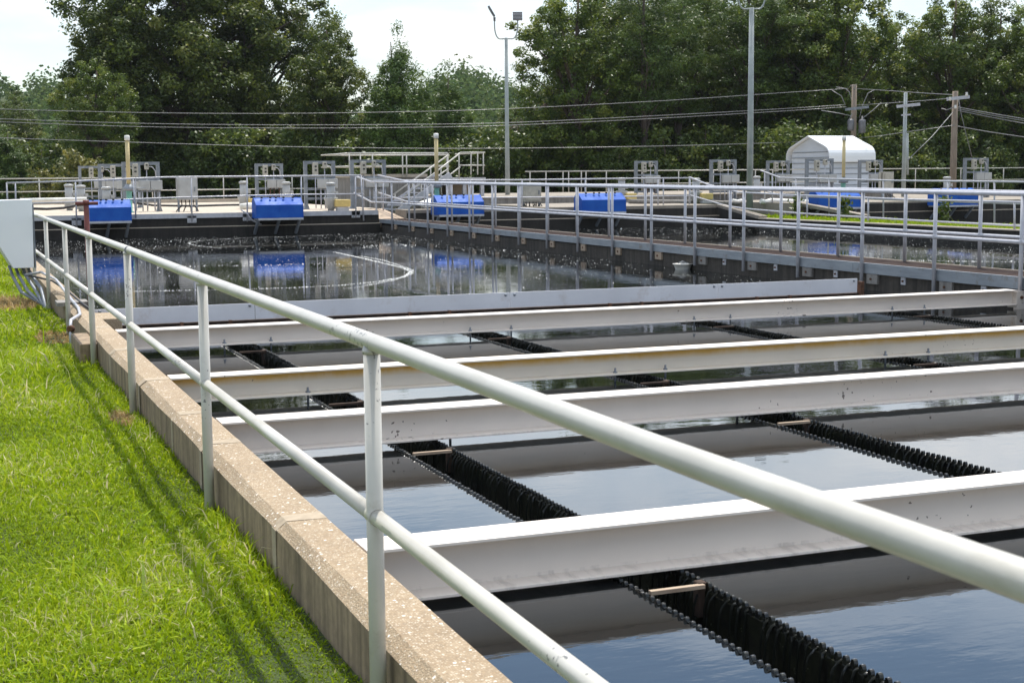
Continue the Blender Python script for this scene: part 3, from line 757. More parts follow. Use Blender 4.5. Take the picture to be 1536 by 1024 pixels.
for a in ((104,276,302,47.5,'grey drive motor at the left end of the deck, left of the blue cover',None),(122,277.5,303,46,'grey drive motor just behind the red T-handle valve key',None),
          (160,280,303,45,'grey drive motor standing right behind the leftmost blue cover',None),(366,271.5,303,48,'grey drive motor with yellow guard, left of the blue cover near the ramp',(371,386,296)),
          (430,272.5,300,48,'grey drive motor with stained white case behind the blue cover near the ramp',None),(496.5,273.5,308,44,'grey drive motor with yellow guard beside the ramp',(501,523,308)),
          (932.5,266.5,290,53,'grey drive motor with yellow guard behind the mid blue cover',(937,951,288)),(1044,267,296,51,'grey drive motor with yellow guard and red cap left of the tall light pole',(1048,1065,293)),
          (1135,264,280,58,'grey drive motor right of the tall light pole',None),(1420,265,285,56,'grey drive motor behind the rightmost blue cover',None)):
    motor(*a)

# ------------------------------------------------------------------ valve stems (tan pipes)
def stempipe(px, ytop, dep, label):
    Q = PD(px, ytop, dep); x, Y, z1 = Q; z0 = ZD
    t = thing('gate_valve', (x, Y, z0), label, 'gate valve', 'tall tan stemmed gate valves')
    MB().lathe((x, Y, z0), [(.13,0),(.13,.03),(.085,.04),(.085,.62),(.10,.63),(.10,.66)], 12).build('pedestal', M['teal'], t)
    MB().lathe((x, Y, z0), [(.17,.662),(.17,.76),(.12,.80),(.09,.86)], 12).build('gear_head', M['galv_dark'], t)
    MB().lathe((x, Y, z0), [(.062,.862),(.062,z1-z0-.16)], 12).build('stem_cover', M['tanpipe'], t)
    MB().lathe((x, Y, z0), [(.08,z1-z0-.158),(.08,z1-z0-.02),(.05,z1-z0)], 12).build('cap', M['whitepipe'], t)
    q = MB(); ring = [(x+.28+.22*math.cos(a), Y+.22*math.sin(a), z0+.75) for a in [k*2*math.pi/16 for k in range(17)]]
    q.tube(ring, .015, 6, False); q.tube([(x+.06,Y,z0+.75),(x+.50,Y,z0+.75)], .014, 6); q.tube([(x+.28,Y-.22,z0+.75),(x+.28,Y+.22,z0+.75)], .014, 6)
    q.build('handwheel', M['galv_dark'], t)
stempipe(190.3, 203, 43.5, 'tall tan gate valve stem farthest left, behind the leftmost blue cover')
stempipe(654, 200, 45, 'tall tan gate valve stem in front of the metal stairs')
stempipe(1266.3, 204, 51, 'tall tan gate valve stem in front of the white shed')

# cabinets
def cabinet(x0, x1, yt, ybm, dep, label, mat='switch', legs=True, ground=ZD):
    A, B = PD(x0, yt, dep), PD(x0, ybm, dep); Y = A.y; X1 = Py(x1, yt, Y).x
    t = thing('control_cabinet', ((A.x+X1)/2, Y, ground), label, 'cabinet', 'control cabinets on the decks')
    MB().box(A.x, X1, Y, Y+.35, B.z, A.z).build('case', M[mat], t, .01)
    o = MB().box(A.x+.04, X1-.04, Y-.02, Y-.002, B.z+.05, A.z-.05).build('door', M[mat], t, .006)
    MB().box(X1-.12, X1-.08, Y-.045, Y-.021, (A.z+B.z)/2-.08, (A.z+B.z)/2+.06).build('handle', M['galv_dark'], o)
    if legs:
        for x in (A.x+.03, X1-.03): MB().box(x-.03, x+.03, Y+.1, Y+.16, ground, A.z-.02).build('leg', M['galv_dark'], t)
    q = MB()
    for k in range(4):
        x = A.x+(X1-A.x)*(.2+.2*k)
        q.tube([(x, Y+.15, B.z), (x+.01, Y+.12, B.z-.2), (x-.12+.07*k, Y+.02, ground+.1), (x-.2+.1*k, Y-.1, ground+.02)], .018, 6)
    q.build('cables', M['dark'], t)
cabinet(266, 296, 267, 300, 44, 'pale cabinet with cables hanging below it on the left deck, between two blue covers', 'grey_enamel')
cabinet(786, 812, 274, 303, 47, 'tan cabinet on legs right of the gap behind the walkway', 'switch')
cabinet(1326, 1341, 258, 285, 56, 'tan cabinet at the right corner of the white shed', 'switch')
# ------------------------------------------------------------------ raised concrete tower with stairs
Yt = 52.0
def T(x, y, Y=Yt): return Py(x, y, Y)
tw = thing('stair_tower', (T(630,300).x, Yt, ZD), 'raised grey concrete chamber with railed top and metal stairs, behind the walkway ramp', 'tower')
xa, xb, xc, xd = T(545,290).x, T(640,290).x, T(640,290).x, T(722,290).x
zt1 = T(600,266).z
MB().box(xa, xb, Yt, Yt+4.5, GZ, zt1).build('concrete_chamber', M['slab'], tw)
MB().box(xa-.06, xb+.02, Yt-.06, Yt+4.5, zt1+.001, zt1+.12).build('chamber_cap', M['deck'], tw)
z2 = T(690,266.5).z
b = MB(); b.box(xc+.03, xd, Yt-.5, Yt+3.0, z2-.16, z2); b.build('landing', M['tray'], tw)
for x in (T(668,280).x, T(692,280).x, xd-.1):
    MB().box(x-.07, x+.07, Yt-.4, Yt-.26, GZ, z2-.16).build('landing_leg', M['galv'], tw)
MB().box(T(686,280).x, T(717,280).x, Yt+.6, Yt+2.4, GZ, z2-.2).build('brown_tank', M['wood'], tw)
# railing round the top
zr = T(600,230).z; zmm = T(600,249).z
q = MB(); x0, x1, x2 = T(523,230).x, T(670,230).x, T(727,230).x
for Yq in (Yt-.1, Yt+4.2):
    q.tube([(x0,Yq,zr),(x1 if Yq < Yt+1 else x2,Yq,zr)], .028, 8); q.tube([(x0,Yq,zmm),(x1 if Yq < Yt+1 else x2,Yq,zmm)], .024, 8)
q.tube([(x0,Yt-.1,zr),(x0,Yt+4.2,zr)], .028, 8); q.tube([(x0,Yt-.1,zmm),(x0,Yt+4.2,zmm)], .024, 8)
q.build('top_rail', M['rail'], tw)
for x in (523.5,540,558,603,609,655,671):
    MB().tube([(T(x,262).x, Yt-.1, zt1), (T(x,262).x, Yt-.1, zr)], .024, 8).build('rail_post', M['rail'], tw)
# landing railing at the right
q = MB(); q.tube([T(690,229,Yt-.4), T(727,229,Yt-.4), (T(727,229,Yt-.4).x, Yt+3, T(727,229,Yt-.4).z)], .028, 8); q.tube([T(688,248,Yt-.4), T(727,248,Yt-.4)], .024, 8)
q.build('landing_rail', M['rail'], tw)
for x in (688.5,706.5,716.5,725): MB().tube([T(x,262,Yt-.4), T(x,229,Yt-.4)], .024, 8).build('rail_post', M['rail'], tw)
# stairs: two stringers with treads, two sloping handrails each side
A0, A1 = T(597,318,Yt-1.6), T(676,262,Yt-1.6)
B0, B1 = T(572,318,Yt-.6), T(655,262,Yt-.6)
for a, c in ((A0,A1),(B0,B1)): MB().bar(a, c, .05, .22).build('stringer', M['galv'], tw)
q = MB()
for k in range(9):
    f = (k+.5)/9; a, c = A0.lerp(A1, f), B0.lerp(B1, f)
    q.add([(a.x-.14,a.y,a.z),(a.x+.14,a.y,a.z),(c.x+.14,c.y,c.z),(c.x-.14,c.y,c.z),(a.x-.14,a.y,a.z+.035),(a.x+.14,a.y,a.z+.035),(c.x+.14,c.y,c.z+.035),(c.x-.14,c.y,c.z+.035)],
          [(0,3,2,1),(4,5,6,7),(0,1,5,4),(2,3,7,6),(1,2,6,5),(3,0,4,7)])
q.build('treads', M['galv'], tw)
for (p, r_, Yo) in (((600,300),(690,230),Yt-1.6), ((590,292),(672,233),Yt-.6)):
    q = MB(); a, c = T(p[0],p[1],Yo), T(r_[0],r_[1],Yo); q.tube([a, c], .028, 8)
    dz = Vector((0,0,-.5)); q.tube([a+dz, c+dz], .025, 8); q.build('stair_rail', M['rail'], tw)
    for f in (.03,.35,.68,.98):
        pp = a.lerp(c, f); MB().tube([pp, pp+Vector((0,0,-1.05))], .023, 8).build('rail_post', M['rail'], tw)
# flat cover panels stacked against the ramp
t = thing('hatch_cover', (T(665,300,44.6).x, 44.6, ZD), 'pale flat lid lying slanted beside the teal pedestal right of the ramp', 'hatch cover')
a = T(632,303,44.8); c = T(652,296,44.8)
MB().add([(a.x,44.4,ZD+.02),(c.x+.2,44.4,ZD+.02),(c.x+.2,45.4,ZD+.30),(a.x,45.4,ZD+.10),(a.x,44.4,ZD+.06),(c.x+.2,44.4,ZD+.06),(c.x+.2,45.4,ZD+.36),(a.x,45.4,ZD+.15)],
   [(0,3,2,1),(4,5,6,7),(0,1,5,4),(2,3,7,6),(1,2,6,5),(3,0,4,7)]).build('lid', M['whitepipe'], t)
MB().tube([(a.x+.1,44.39,ZD+.08),(a.x+.1,44.35,ZD+.11),(a.x+.3,44.35,ZD+.11),(a.x+.3,44.39,ZD+.08)], .012, 6).build('handle', M['galv_dark'], t)

# pipes and hoses on the decks
def hose(name, pts, r, mat, label, cat):
    o = MB().tube(pts, r, 8).build(name, M[mat], base=pts[0]); return tag(o, label, cat)
hose('black_hose', [Py(x,y,45).to_tuple() for x,y in ((48,313),(70,313.5),(95,312),(118,307.5),(150,306.5))], .04, 'dark', 'black hose lying over the left end of the deck behind the white cabinet', 'hose')
hose('black_hose', [Py(x,y,47).to_tuple() for x,y in ((200,304),(230,308),(290,309),(340,307.5),(380,307))], .035, 'dark', 'black hose lying on the deck between the two left blue covers', 'hose')
hose('pipe', [Py(x,y,46).to_tuple() for x,y in ((30,300.5),(90,299.5),(130,298.5))], .06, 'whitepipe', 'white pipe along the deck at the far left end', 'pipe')
hose('pipe', [Py(x,y,44).to_tuple() for x,y in ((360,310.5),(372,309),(388,309))], .10, 'whitepipe', 'fat white pipe stub at the left end of the blue cover near the ramp', 'pipe')
hose('cable', [Py(x,y,42.1).to_tuple() for x,y in ((362,315),(371,321),(376,329),(386,334),(392,337))], .025, 'galv', 'grey cable looping down the deck wall left of the blue cover near the ramp', 'cable')
hose('pipe', [Py(x,y,45.5).to_tuple() for x,y in ((943,302),(1000,303),(1060,303.5),(1110,305))], .08, 'slab', 'grey pipe lying on the middle deck in front of the yellow guards', 'pipe')
hose('pipe', [Py(x,y,46.5).to_tuple() for x,y in ((1098,301),(1106,302.5),(1112,301),(1118,306),(1112,311))], .07, 'whitepipe', 'crooked white pipe fitting at the foot of the tall light pole', 'pipe')
hose('pipe', [Py(x,y,44.5).to_tuple() for x,y in ((1141,301.5),(1148,303.5),(1156,301),(1200,303),(1226,303.5))], .09, 'whitepipe', 'long white pipe on the third tank deck left of the blue cover below the shed', 'pipe')

# ------------------------------------------------------------------ white metal shed
d = 70.0
c1 = PD(1243, 285, d)
Wd, Ln = 3.5, 2.45
sx, sy = c1.x, c1.y          # front left corner (gable faces -X, long side faces -Y)
ze, zr_ = 2.35, 3.5
sh = thing('metal_shed', (sx+Ln/2, sy+Wd/2, GZ), 'white corrugated metal shed with rounded eaves at the edge of the woods', 'shed')
def roofprof(off=0):
    half = [(-off-.19, ze-.14),(-off-.19, ze+.12),(-off-.165, ze+.27),(-off-.09, ze+.41),(.03, ze+.53),(.20, ze+.62+off),(Wd/2, zr_+off)]
    return half + [(Wd-u, z) for u, z in reversed(half[:-1])]
wprof = [(0.03, GZ),(0.03, ze+.28),(.14, ze+.52),(Wd/2, zr_-.08),(Wd-.14, ze+.52),(Wd-.03, ze+.28),(Wd-.03, GZ)]
n = len(wprof)
vs = [(sx+xx, sy+u, z) for xx in (.10, Ln-.10) for u, z in wprof]
MB().add(vs, [tuple(range(n)), tuple(n+i for i in reversed(range(n)))]+[(i, n+i, n+(i+1) % n, (i+1) % n) for i in range(n)]).build('walls', M['shedwall'], sh)
rp = roofprof(); ri = [(Wd/2+(u-Wd/2)*.985, z-.05) for u, z in rp]
n = len(rp); b = MB()
for x0_, x1_ in ((-.12, Ln+.12),):
    vs = [(sx+xx, sy+u, z) for xx in (x0_, x1_) for u, z in rp+ri]
    m2 = 2*n; fs = []
    for i in range(n-1):
        fs += [(i, i+1, m2+i+1, m2+i), (n+i, m2+n+i, m2+n+i+1, n+i+1), (i, n+i, n+i+1, i+1), (m2+i, m2+i+1, m2+n+i+1, m2+n+i)]
    fs += [(0, m2, m2+n, n), (n-1, 2*n-1, m2+2*n-1, m2+n-1)]
    b.add(vs, fs)
b.build('roof', M['white_metal'], sh)
q = MB(); z = .25
while z < ze+.5:      # lapped siding ribs on the two seen faces
    w = 0 if z < ze+.2 else .12
    q.bar((sx+.085, sy+.05+w, z), (sx+.085, sy+Wd-.05-w, z), .02, .03); q.bar((sx+.12, sy+.015, z), (sx+Ln-.12, sy+.015, z), .02, .03) if z < ze+.2 else None
    z += .27
q.build('siding_laps', M['galv_dark'], sh)

# ------------------------------------------------------------------ light poles
def lightpole(px, ytop, dep, r0, r1, label, heads, sc):
    Q = PD(px, ytop, dep); x, y, z1 = Q
    t = thing('light_pole', (x, y, GZ), label, 'light pole')
    MB().tube([(x,y,GZ),(x,y,GZ+(z1-GZ)*.5),(x,y,z1)], [r0,(r0+r1)/2,r1], 14).build('pole', M['lightpole'], t)
    MB().lathe((x,y,GZ), [(r0*2,0),(r0*2,.04),(r0*1.3,.06),(r0*1.2,.25)], 14).build('base_flange', M['galv_dark'], t)
    a = AX_R.copy(); a.z = 0; a.normalize()
    up = Vector((0,0,1)); top = Vector((x,y,z1))
    w = .46*sc
    for s in (-1, 1):
        pts = [top+up*(-.04), top+a*(s*w*.55)+up*(-.04)]
        for k in range(1, 7):
            an = k/6*math.pi/2; pts.append(top+a*(s*(w*.55+w*.45*math.sin(an)))+up*(-.04+.5*sc*(1-math.cos(an))))
        pts.append(pts[-1]+up*.2*sc)
        MB().tube(pts, .028*sc, 10).build('arm', M['lightpole'], t)
        e = pts[-1]
        h = MB(); h.lathe(e, [(.045,0),(.05,.15*sc)], 10); h.build('knuckle', M['lamp'], t)
        c = e+up*(.3*sc)
        if s < 0:
            di = Vector((-.75,-.2,.62)); di.normalize(); c = e+up*.18*sc
            hh = MB(); hh.bar(c, c+(-a*.5+up*.85).normalized()*.46*sc, .24, .08, a); hd = hh.build('floodlight', M['lamp'], t)
            dd = (-a*.5+up*.85).normalized(); nn = (-a*.85-up*.5)
            MB().bar(c+dd*.06+nn*.05, c+dd*.40*sc+nn*.05, .19, .012, a).build('lens', M['lens'], hd)
        else:
            f = AX_F.copy(); f.z = 0; f.normalize()
            hh = MB(); hh.bar(c-a*.19*sc-up*.12, c+a*.19*sc-up*.12, .10, .32*sc, (f*.25+up)); hd = hh.build('floodlight', M['lamp'], t)
            qq = MB()
            for k in range(5): qq.bar(c-a*.18*sc-f*.07+up*(-.24+.055*k), c+a*.18*sc-f*.07+up*(-.24+.055*k), .02, .02)
            qq.build('cooling_fins', M['galv'], hd)
lightpole(759.3, 57, 57, .105, .062, 'slimmer light pole with two floodlights on a U-shaped bracket against the sky', 2, 1.0)
lightpole(1127.5, 12, 50.5, .125, .085, 'thicker light pole before the right hand trees, its lamps above the photo', 2, 1.05)

# ------------------------------------------------------------------ utility poles and wires
def upole(px, ytop, dep, r, mat, label, arm=None):
    Q = PD(px, ytop, dep); x, y, z1 = Q
    t = thing('utility_pole', (x, y, GZ), label, 'utility pole')
    MB().tube([(x,y,GZ),(x,y,(GZ+z1)/2),(x,y,z1)], [r*1.15, r, r*.85], 12).build('pole', M[mat], t)
    return t
D = 64.0
u1 = upole(1281.5, 127, 76, .15, 'polewood', 'brown timber utility pole behind the shed, carrying a grey transformer')
q = MB(); q.bar(PD(1268,164.5,75.7), PD(1303,160.5,75.7), .12, .14); o = q.build('crossarm', M['galv_dark'], u1)
q = MB(); P = PD(1293, 200, 75.5); q.lathe(P, [(.16,0),(.19,.05),(.19,.62),(.16,.7),(.05,.75),(.04,.9)], 12); o = q.build('transformer', M['lamp'], u1)
q = MB(); P = PD(1276, 196, 75.6); q.lathe(P, [(.16,0),(.18,.05),(.18,.5),(.12,.6)], 10); q.build('transformer', M['lamp'], u1)
q = MB()
for pts in (((1248,136),(1262,144),(1268,158)),((1312,135),(1302,140),(1294,158),(1289,178)),((1322,154),(1310,165),(1296,176),(1290,180)),((1254,131),(1268,133),(1274,138),(1277,150)),((1278,170),(1274,180),(1279,190)),((1280,128),(1272,131),(1285,126),(1281,135)),((1232,166),(1258,170),(1276,174))):
    q.tube([PD(a, c, 75.6) for a, c in pts], .022, 5)
q.build('jumper_wires', M['wire'], u1)
u2 = upole(1358.5, 139, 60, .085, 'lightpole', 'slim grey metal pole between the brown pole and the single crossarm pole')
q = MB(); q.bar(PD(1345,160,59.9), PD(1380,156.5,59.9), .07, .12); q.build('crossarm', M['galv'], u2)
q = MB(); q.bar(PD(1352,173,59.9), PD(1366,172,59.9), .05, .06); q.build('bracket', M['galv'], u2)
MB().tube([PD(1361,200,59.85), PD(1361.5,262,59.85)], .05, 8).build('conduit', M['lightpole'], u2)
u3 = upole(1433, 137, 58, .13, 'polewood', 'grey weathered timber pole with a single crossarm, right of the slim metal pole')
q = MB(); q.bar(PD(1420,149,57.8), PD(1454,145.5,57.8), .10, .13); q.build('crossarm', M['galv'], u3)
q = MB()
for a, c in ((1425,151),(1450,144),(1433,163)): q.lathe(PD(a,c,57.75), [(.04,0),(.06,.05),(.03,.1),(.05,.14)], 8)
q.build('insulators', M['whitepipe'], u3)
q = MB(); q.tube([PD(1412,163,57.7), PD(1420,165,57.7), PD(1431,161,57.7)], .02, 5); q.tube([PD(1438,150,57.7), PD(1442,172,57.7), PD(1450,205,57.9), PD(1458,235,58)], .014, 5)
q.build('down_wires', M['wire'], u3)
MB().tube([PD(1430,168,58), PD(1398,205,57), PD(1362,240,56)], .016, 5).build('guy_wire', M['wire'], u3)
def wire(pts, label, r=.014, grp='overhead wires'):
    # smooth curve through the surveyed points
    P = [PD(x, y, dd) for x, y, dd in pts]; out = []
    for i in range(len(P)-1):
        p0, p1, p2, p3 = P[max(i-1,0)], P[i], P[i+1], P[min(i+2,len(P)-1)]
        for k in range(8):
            t = k/8; out.append(.5*((2*p1)+(p2-p0)*t+(2*p0-5*p1+4*p2-p3)*t*t+(3*p1-p0-3*p2+p3)*t**3))
    out.append(P[-1])
    o = MB().tube(out, r, 5).build('overhead_wire', M['wire'], base=P[0]); tag(o, label, 'overhead wire', grp)
wire([(-30,163,64),(200,169,64),(400,170.5,64),(600,168,64),(768,163,64),(1000,151,70),(1180,139,76),(1272,133,76)], 'topmost overhead wire crossing the woods to the brown timber pole')
wire([(-30,177.5,64),(200,185,64),(400,187.5,64),(600,187,64),(768,184,64),(1000,173,70),(1180,163,76),(1268,157.5,76)], 'upper of the close pair of overhead wires crossing the woods')
wire([(-30,182,64),(200,190,64),(400,192.3,64),(600,191.5,64),(768,188,64),(1000,177,70),(1180,166.5,76),(1270,160.5,76)], 'lower of the close pair of overhead wires crossing the woods')
wire([(-30,206,62),(150,212,62),(400,219.5,62),(600,222.5,62),(768,222.5,62),(1000,219,63),(1180,213.5,76),(1290,207,76),(1360,198,60),(1432,188,58)], 'lowest overhead wire, passing behind the shed roof to the weathered pole')
wire([(1281,133,76),(1330,136,64),(1380,139.5,61),(1432,142.5,58)], 'wire from the brown pole top to the weathered pole top')
wire([(1285,158,76),(1330,155,63),(1380,151.5,60),(1422,148,58)], 'wire from the brown pole crossarm to the weathered pole crossarm')
for k, (a, c) in enumerate(((161,178.5),(163.5,181.5),(166,185.5))):
    wire([(1437,a,58),(1490,(a+c)/2+1,58),(1560,c+4,58)], ['highest','middle','lowest'][k]+' of the three close wires running right from the weathered pole', .017)
wire([(1436,189.5,58),(1490,199,58),(1560,209,58)], 'single low wire running right from the weathered pole below the three close ones', .017)

# ------------------------------------------------------------------ near things: valve key, cabinet, bowl
Yv = 17.25
a = Py(129, 303, Yv); zt_ = a.z
t = thing('valve_key', (a.x, Yv, -.1), 'dark red T-handle valve key standing in the near tank beside the lawn side wall', 'valve key')
MB().tube([(a.x+.01,Yv,-1.0),(a.x,Yv,.6),(a.x-.0,Yv,zt_)], .030, 12).build('shaft', M['redpaint'], t)
c0, c1_ = Py(113,305.5,Yv), Py(147,305.0,Yv)
MB().tube([c0, c1_], .021, 10).build('handle', M['redpaint'], t)
MB().lathe((a.x,Yv,zt_-.03), [(.034,0),(.04,.02),(.034,.05)], 10).build('boss', M['redpaint'], t)

Yc = 20.75
t = thing('electrical_cabinet', (.7, Yc, .3), 'pale flat sided cabinet with sloped lower corner beside the guard rail end', 'cabinet')
pr = [tuple(Py(x, y, Yc)) for x, y in ((-120,304),(48,299),(51,401.5),(20,402.5),(-26,330),(-120,330))]
n = len(pr)
vs = [(p[0], Yc, p[2]) for p in pr]+[(p[0]-.03, Yc+.42, p[2]) for p in pr]
MB().add(vs, [tuple(range(n)), tuple(n+i for i in reversed(range(n)))]+[(i, n+i, n+(i+1) % n, (i+1) % n) for i in range(n)]).build('case', M['panel'], t, .006)
xe = Py(50,350,Yc).x
MB().box(xe+.001, xe+.022, Yc+.03, Yc+.42, .42, 1.3).build('edge_trim', M['galv_dark'], t)
q = MB(); zc = Py(35,402,Yc).z
for k, x in enumerate((.75,.83,.92,.99)):
    q.tube([(x,Yc+.2,zc+.02),(x+.03,Yc+.1,zc-.10),(x+.12,Yc-.3-.1*k,.12+.02*k),(1.10+.01*k,Yc-.6-.15*k,-.02),(1.13,Yc-.65-.15*k,-.2)], .022, 8)
q.build('cables', M['galv_dark'], t)
MB().box(.2, .3, Yc+.15, Yc+.25, GZ-.1, .7).build('leg', M['galv_dark'], t)
hose('conduit', [(.95,Yc-.1,.34),(1.12,Yc-.6,.40),(1.26,Yc-1.3,.34),(1.31,Yc-2.2,.24),(1.30,Yc-3.0,.23),(1.29,Yc-4.3,.215),(1.25,Yc-5.0,.205),(1.12,15.3,.19),(1.105,15.2,.12),(1.10,15.15,-.1)], .017, 'galv', 'pale grey conduit bending over the wall top beside the cabinet', 'conduit')
hose('conduit', [(1.0,Yc,.32),(1.24,Yc-.9,.30),(1.36,Yc-2.0,.23),(1.38,Yc-3.6,.212),(1.40,Yc-4.5,.21)], .014, 'dark', 'thin black cable lying along the wall top beside the cabinet', 'cable')
MB_ = MB().lathe((1.12,15.22,.11), [(.03,0),(.038,.01),(.038,.045),(.02,.05)], 12, (-.5,-1,0)); o = MB_.build('outlet_fitting', M['rust'], base=(1.12,15.22,.11)); tag(o, 'small rusty round fitting at the end of the grey conduit by the wall', 'pipe fitting')

# floating white bowl by the walkway wall
P = Pz(1024, 404, ZW)
t = thing('floating_bowl', (P.x, P.y, ZW), 'round white plastic bowl at the water edge below the walkway', 'bowl')
rr = .165
MB().lathe((P.x,P.y,ZW-.06), [(.09,0),(rr*.66,.02),(rr*.80,.07),(rr*.98,.148),(rr*1.09,.152),(rr*1.09,.164),(rr*.94,.163),(rr*.74,.09),(.04,.07)], 24).build('bowl', M['whitepipe'], t)
MB().tube([(P.x-.09,P.y,.06),(P.x,P.y,.085),(P.x+.09,P.y,.06)], .012, 6).build('grip', M['galv_dark'], t)
# ================================================================== TREES AND GRASS
def leafmesh(name, verts, tint, mat, nv=4):
    """verts (n,nv,3) -> one mesh of n separate nv-gons with a per-face tint"""
    n = len(verts); me = bpy.data.meshes.new(name)
    me.vertices.add(n*nv); me.vertices.foreach_set('co', verts.astype(np.float32).ravel())
    me.loops.add(n*nv); me.loops.foreach_set('vertex_index', np.arange(n*nv, dtype=np.int32))
    me.polygons.add(n); me.polygons.foreach_set('loop_start', np.arange(0, n*nv, nv, dtype=np.int32))
    try: me.polygons.foreach_set('loop_total', np.full(n, nv, dtype=np.int32))
    except Exception: pass
    a = me.attributes.new('tint', 'FLOAT', 'FACE'); a.data.foreach_set('value', np.clip(tint, 0, 1).astype(np.float32))
    me.materials.append(mat); me.update(calc_edges=True); me.validate(); return me
def unit(v): return v/np.maximum(np.linalg.norm(v, axis=-1, keepdims=True), 1e-6)
def leaves(rg, c, nrm, ln, wd):
    n = len(c); nrm = unit(nrm); t = unit(np.cross(nrm, unit(rg.normal(size=(n,3))))); b = np.cross(nrm, t)
    L = (ln*rg.uniform(.65,1.35,n))[:,None]; W = (wd*rg.uniform(.7,1.3,n))[:,None]
    return np.stack([c-t*L*.5, c+b*W*.5-t*L*.05, c+t*L*.5+nrm*L*.08, c-b*W*.5-t*L*.05], 1)
def crown(name, seed, env, ncl, nleaf, ln, cr, mat, flat=.75, zlo=None, wd=.55, droop=0.):
    rg = np.random.default_rng(seed); env = np.array(env, float)
    vol = env[:,3]*env[:,4]*env[:,5]; k = rg.choice(len(env), ncl, p=vol/vol.sum())
    d = unit(rg.normal(size=(ncl,3))); r = rg.uniform(0,1,ncl)**(1/2.6)
    cc = env[k,:3]+d*r[:,None]*env[k,3:6]
    cr_ = cr*rg.uniform(.55,1.35,ncl)
    ct = rg.normal(0,.17,ncl)
    i = np.repeat(np.arange(ncl), nleaf); n = len(i)
    dd = unit(rg.normal(size=(n,3))); rr = rg.uniform(0,1,n)**.5
    p = cc[i]+dd*(rr*cr_[i])[:,None]*np.array([1,1,flat])
    p[:,2] -= droop*np.linalg.norm(p[:,:2]-cc[i][:,:2],axis=1)
    nr = dd*.75+np.array([0,0,.5])+rg.normal(size=(n,3))*.55
    tint = .47+ct[i]+rg.normal(0,.12,n)
    return leafmesh(name, leaves(rg, p, nr, ln, ln*wd), tint, mat), cc
def limbs(mb, rg, base, htop, r0, targets, nl, kink=.25):
    base = Vector(base); top = Vector((base.x+rg.normal(0,.3), base.y+rg.normal(0,.3), htop))
    pts = [base, base.lerp(top,.3)+Vector((rg.normal(0,.1),rg.normal(0,.1),0)), base.lerp(top,.65)+Vector((rg.normal(0,.15),rg.normal(0,.15),0)), top]
    mb.tube([base+Vector((0,0,-.3)), base+Vector((0,0,.35))]+pts[1:], [r0*1.6, r0*1.05, r0*.85, r0*.55, r0*.15], 9)
    idx = rg.choice(len(targets), min(nl, len(targets)), replace=False)
    for i in idx:
        tg = Vector(targets[i]); f = min(max((tg.z-base.z)/(htop-base.z)*.6, .18), .85)
        s = base.lerp(top, f); mid = s.lerp(tg, .5)+Vector((rg.normal(0,kink),rg.normal(0,kink),rg.normal(.15,kink)))
        rr = r0*(.42-.25*f); mb.tube([s, mid, tg], [rr, rr*.6, rr*.18], 6, False)
PROTO = {}
def tree_proto(kind, seed, env, ncl, nleaf, ln, cr, mat, htop, r0, bark, nl=22, **kw):
    me, cc = crown(kind+'_crown', seed, env, ncl, nleaf, ln, cr, M[mat], **kw)
    mb = MB(); limbs(mb, np.random.default_rng(seed+1), (0,0,0), htop, r0, cc, nl)
    tm = bpy.data.meshes.new(kind+'_trunk'); tm.from_pydata(mb.v, [], mb.f); tm.polygons.foreach_set('use_smooth', mb.sm); tm.materials.append(M[bark]); tm.update()
    return me, tm
def plant(name, proto, loc, label, cat='tree', s=1., sz=None, rz=0., group='trees of the wood behind the decks', mat=None):
    t = bpy.data.objects.new(name, None); COL.objects.link(t); t.location = loc; t.rotation_euler = (0,0,rz); t.scale = (s, s, sz or s)
    tag(t, label, cat, group)
    for nm, me in (('crown', proto[0]), ('trunk', proto[1])):
        o = bpy.data.objects.new(nm, me); COL.objects.link(o); o.parent = t
    return t
def gp(px, dep): p = PD(px, 270, dep); return (p.x, p.y, GZ)

# big dense oaks (height about 14 m)
OA = tree_proto('oak', 21, [(0,0,6.0,4.6,4.6,4.2),(-2.6,.4,8.6,3.0,3,2.8),(2.4,-.3,9.2,3.2,3,3.0),(0,0,11.3,2.6,2.6,2.2),(.4,.2,3.4,4.2,4.2,2.2)], 470, 150, .19, .64, 'oak', 12.5, .36, 'bark', 40)
OB = tree_proto('oak', 31, [(0,0,6.4,3.2,3.2,3.8),(.8,.3,9.6,2.4,2.4,2.4),(-1.2,0,8.4,2.2,2.2,2.0),(0,0,3.2,3.2,3.2,2.2),(.2,0,11.6,1.5,1.5,1.4)], 330, 130, .185, .56, 'oak', 11.8, .26, 'bark', 34)
OC = tree_proto('oak', 41, [(0,0,7.2,3.6,3.6,3.8),(1.6,.3,10.4,2.4,2.4,2.2),(-1.8,0,9.6,2.6,2.4,2.2),(0,0,3.6,3.4,3.4,2.4),(-.2,0,12.2,1.8,1.8,1.3)], 350, 130, .19, .60, 'oak2', 12.6, .30, 'bark', 38)
# cedar: narrow cone with an uneven feathery outline
def cone_env(h, r, z0=.6, nseg=9):
    out = []
    for k in range(nseg):
        f = k/(nseg-1); z = z0+(h-z0)*f; rr = r*(1-f)**.8+.25
        out.append((0,0,z,rr,rr,(h-z0)/nseg*.75))
    return out
CE = tree_proto('cedar', 51, cone_env(8.9, 3.3), 640, 110, .19, .44, 'conifer', 8.6, .15, 'bark', 30, flat=1.15, wd=.32)
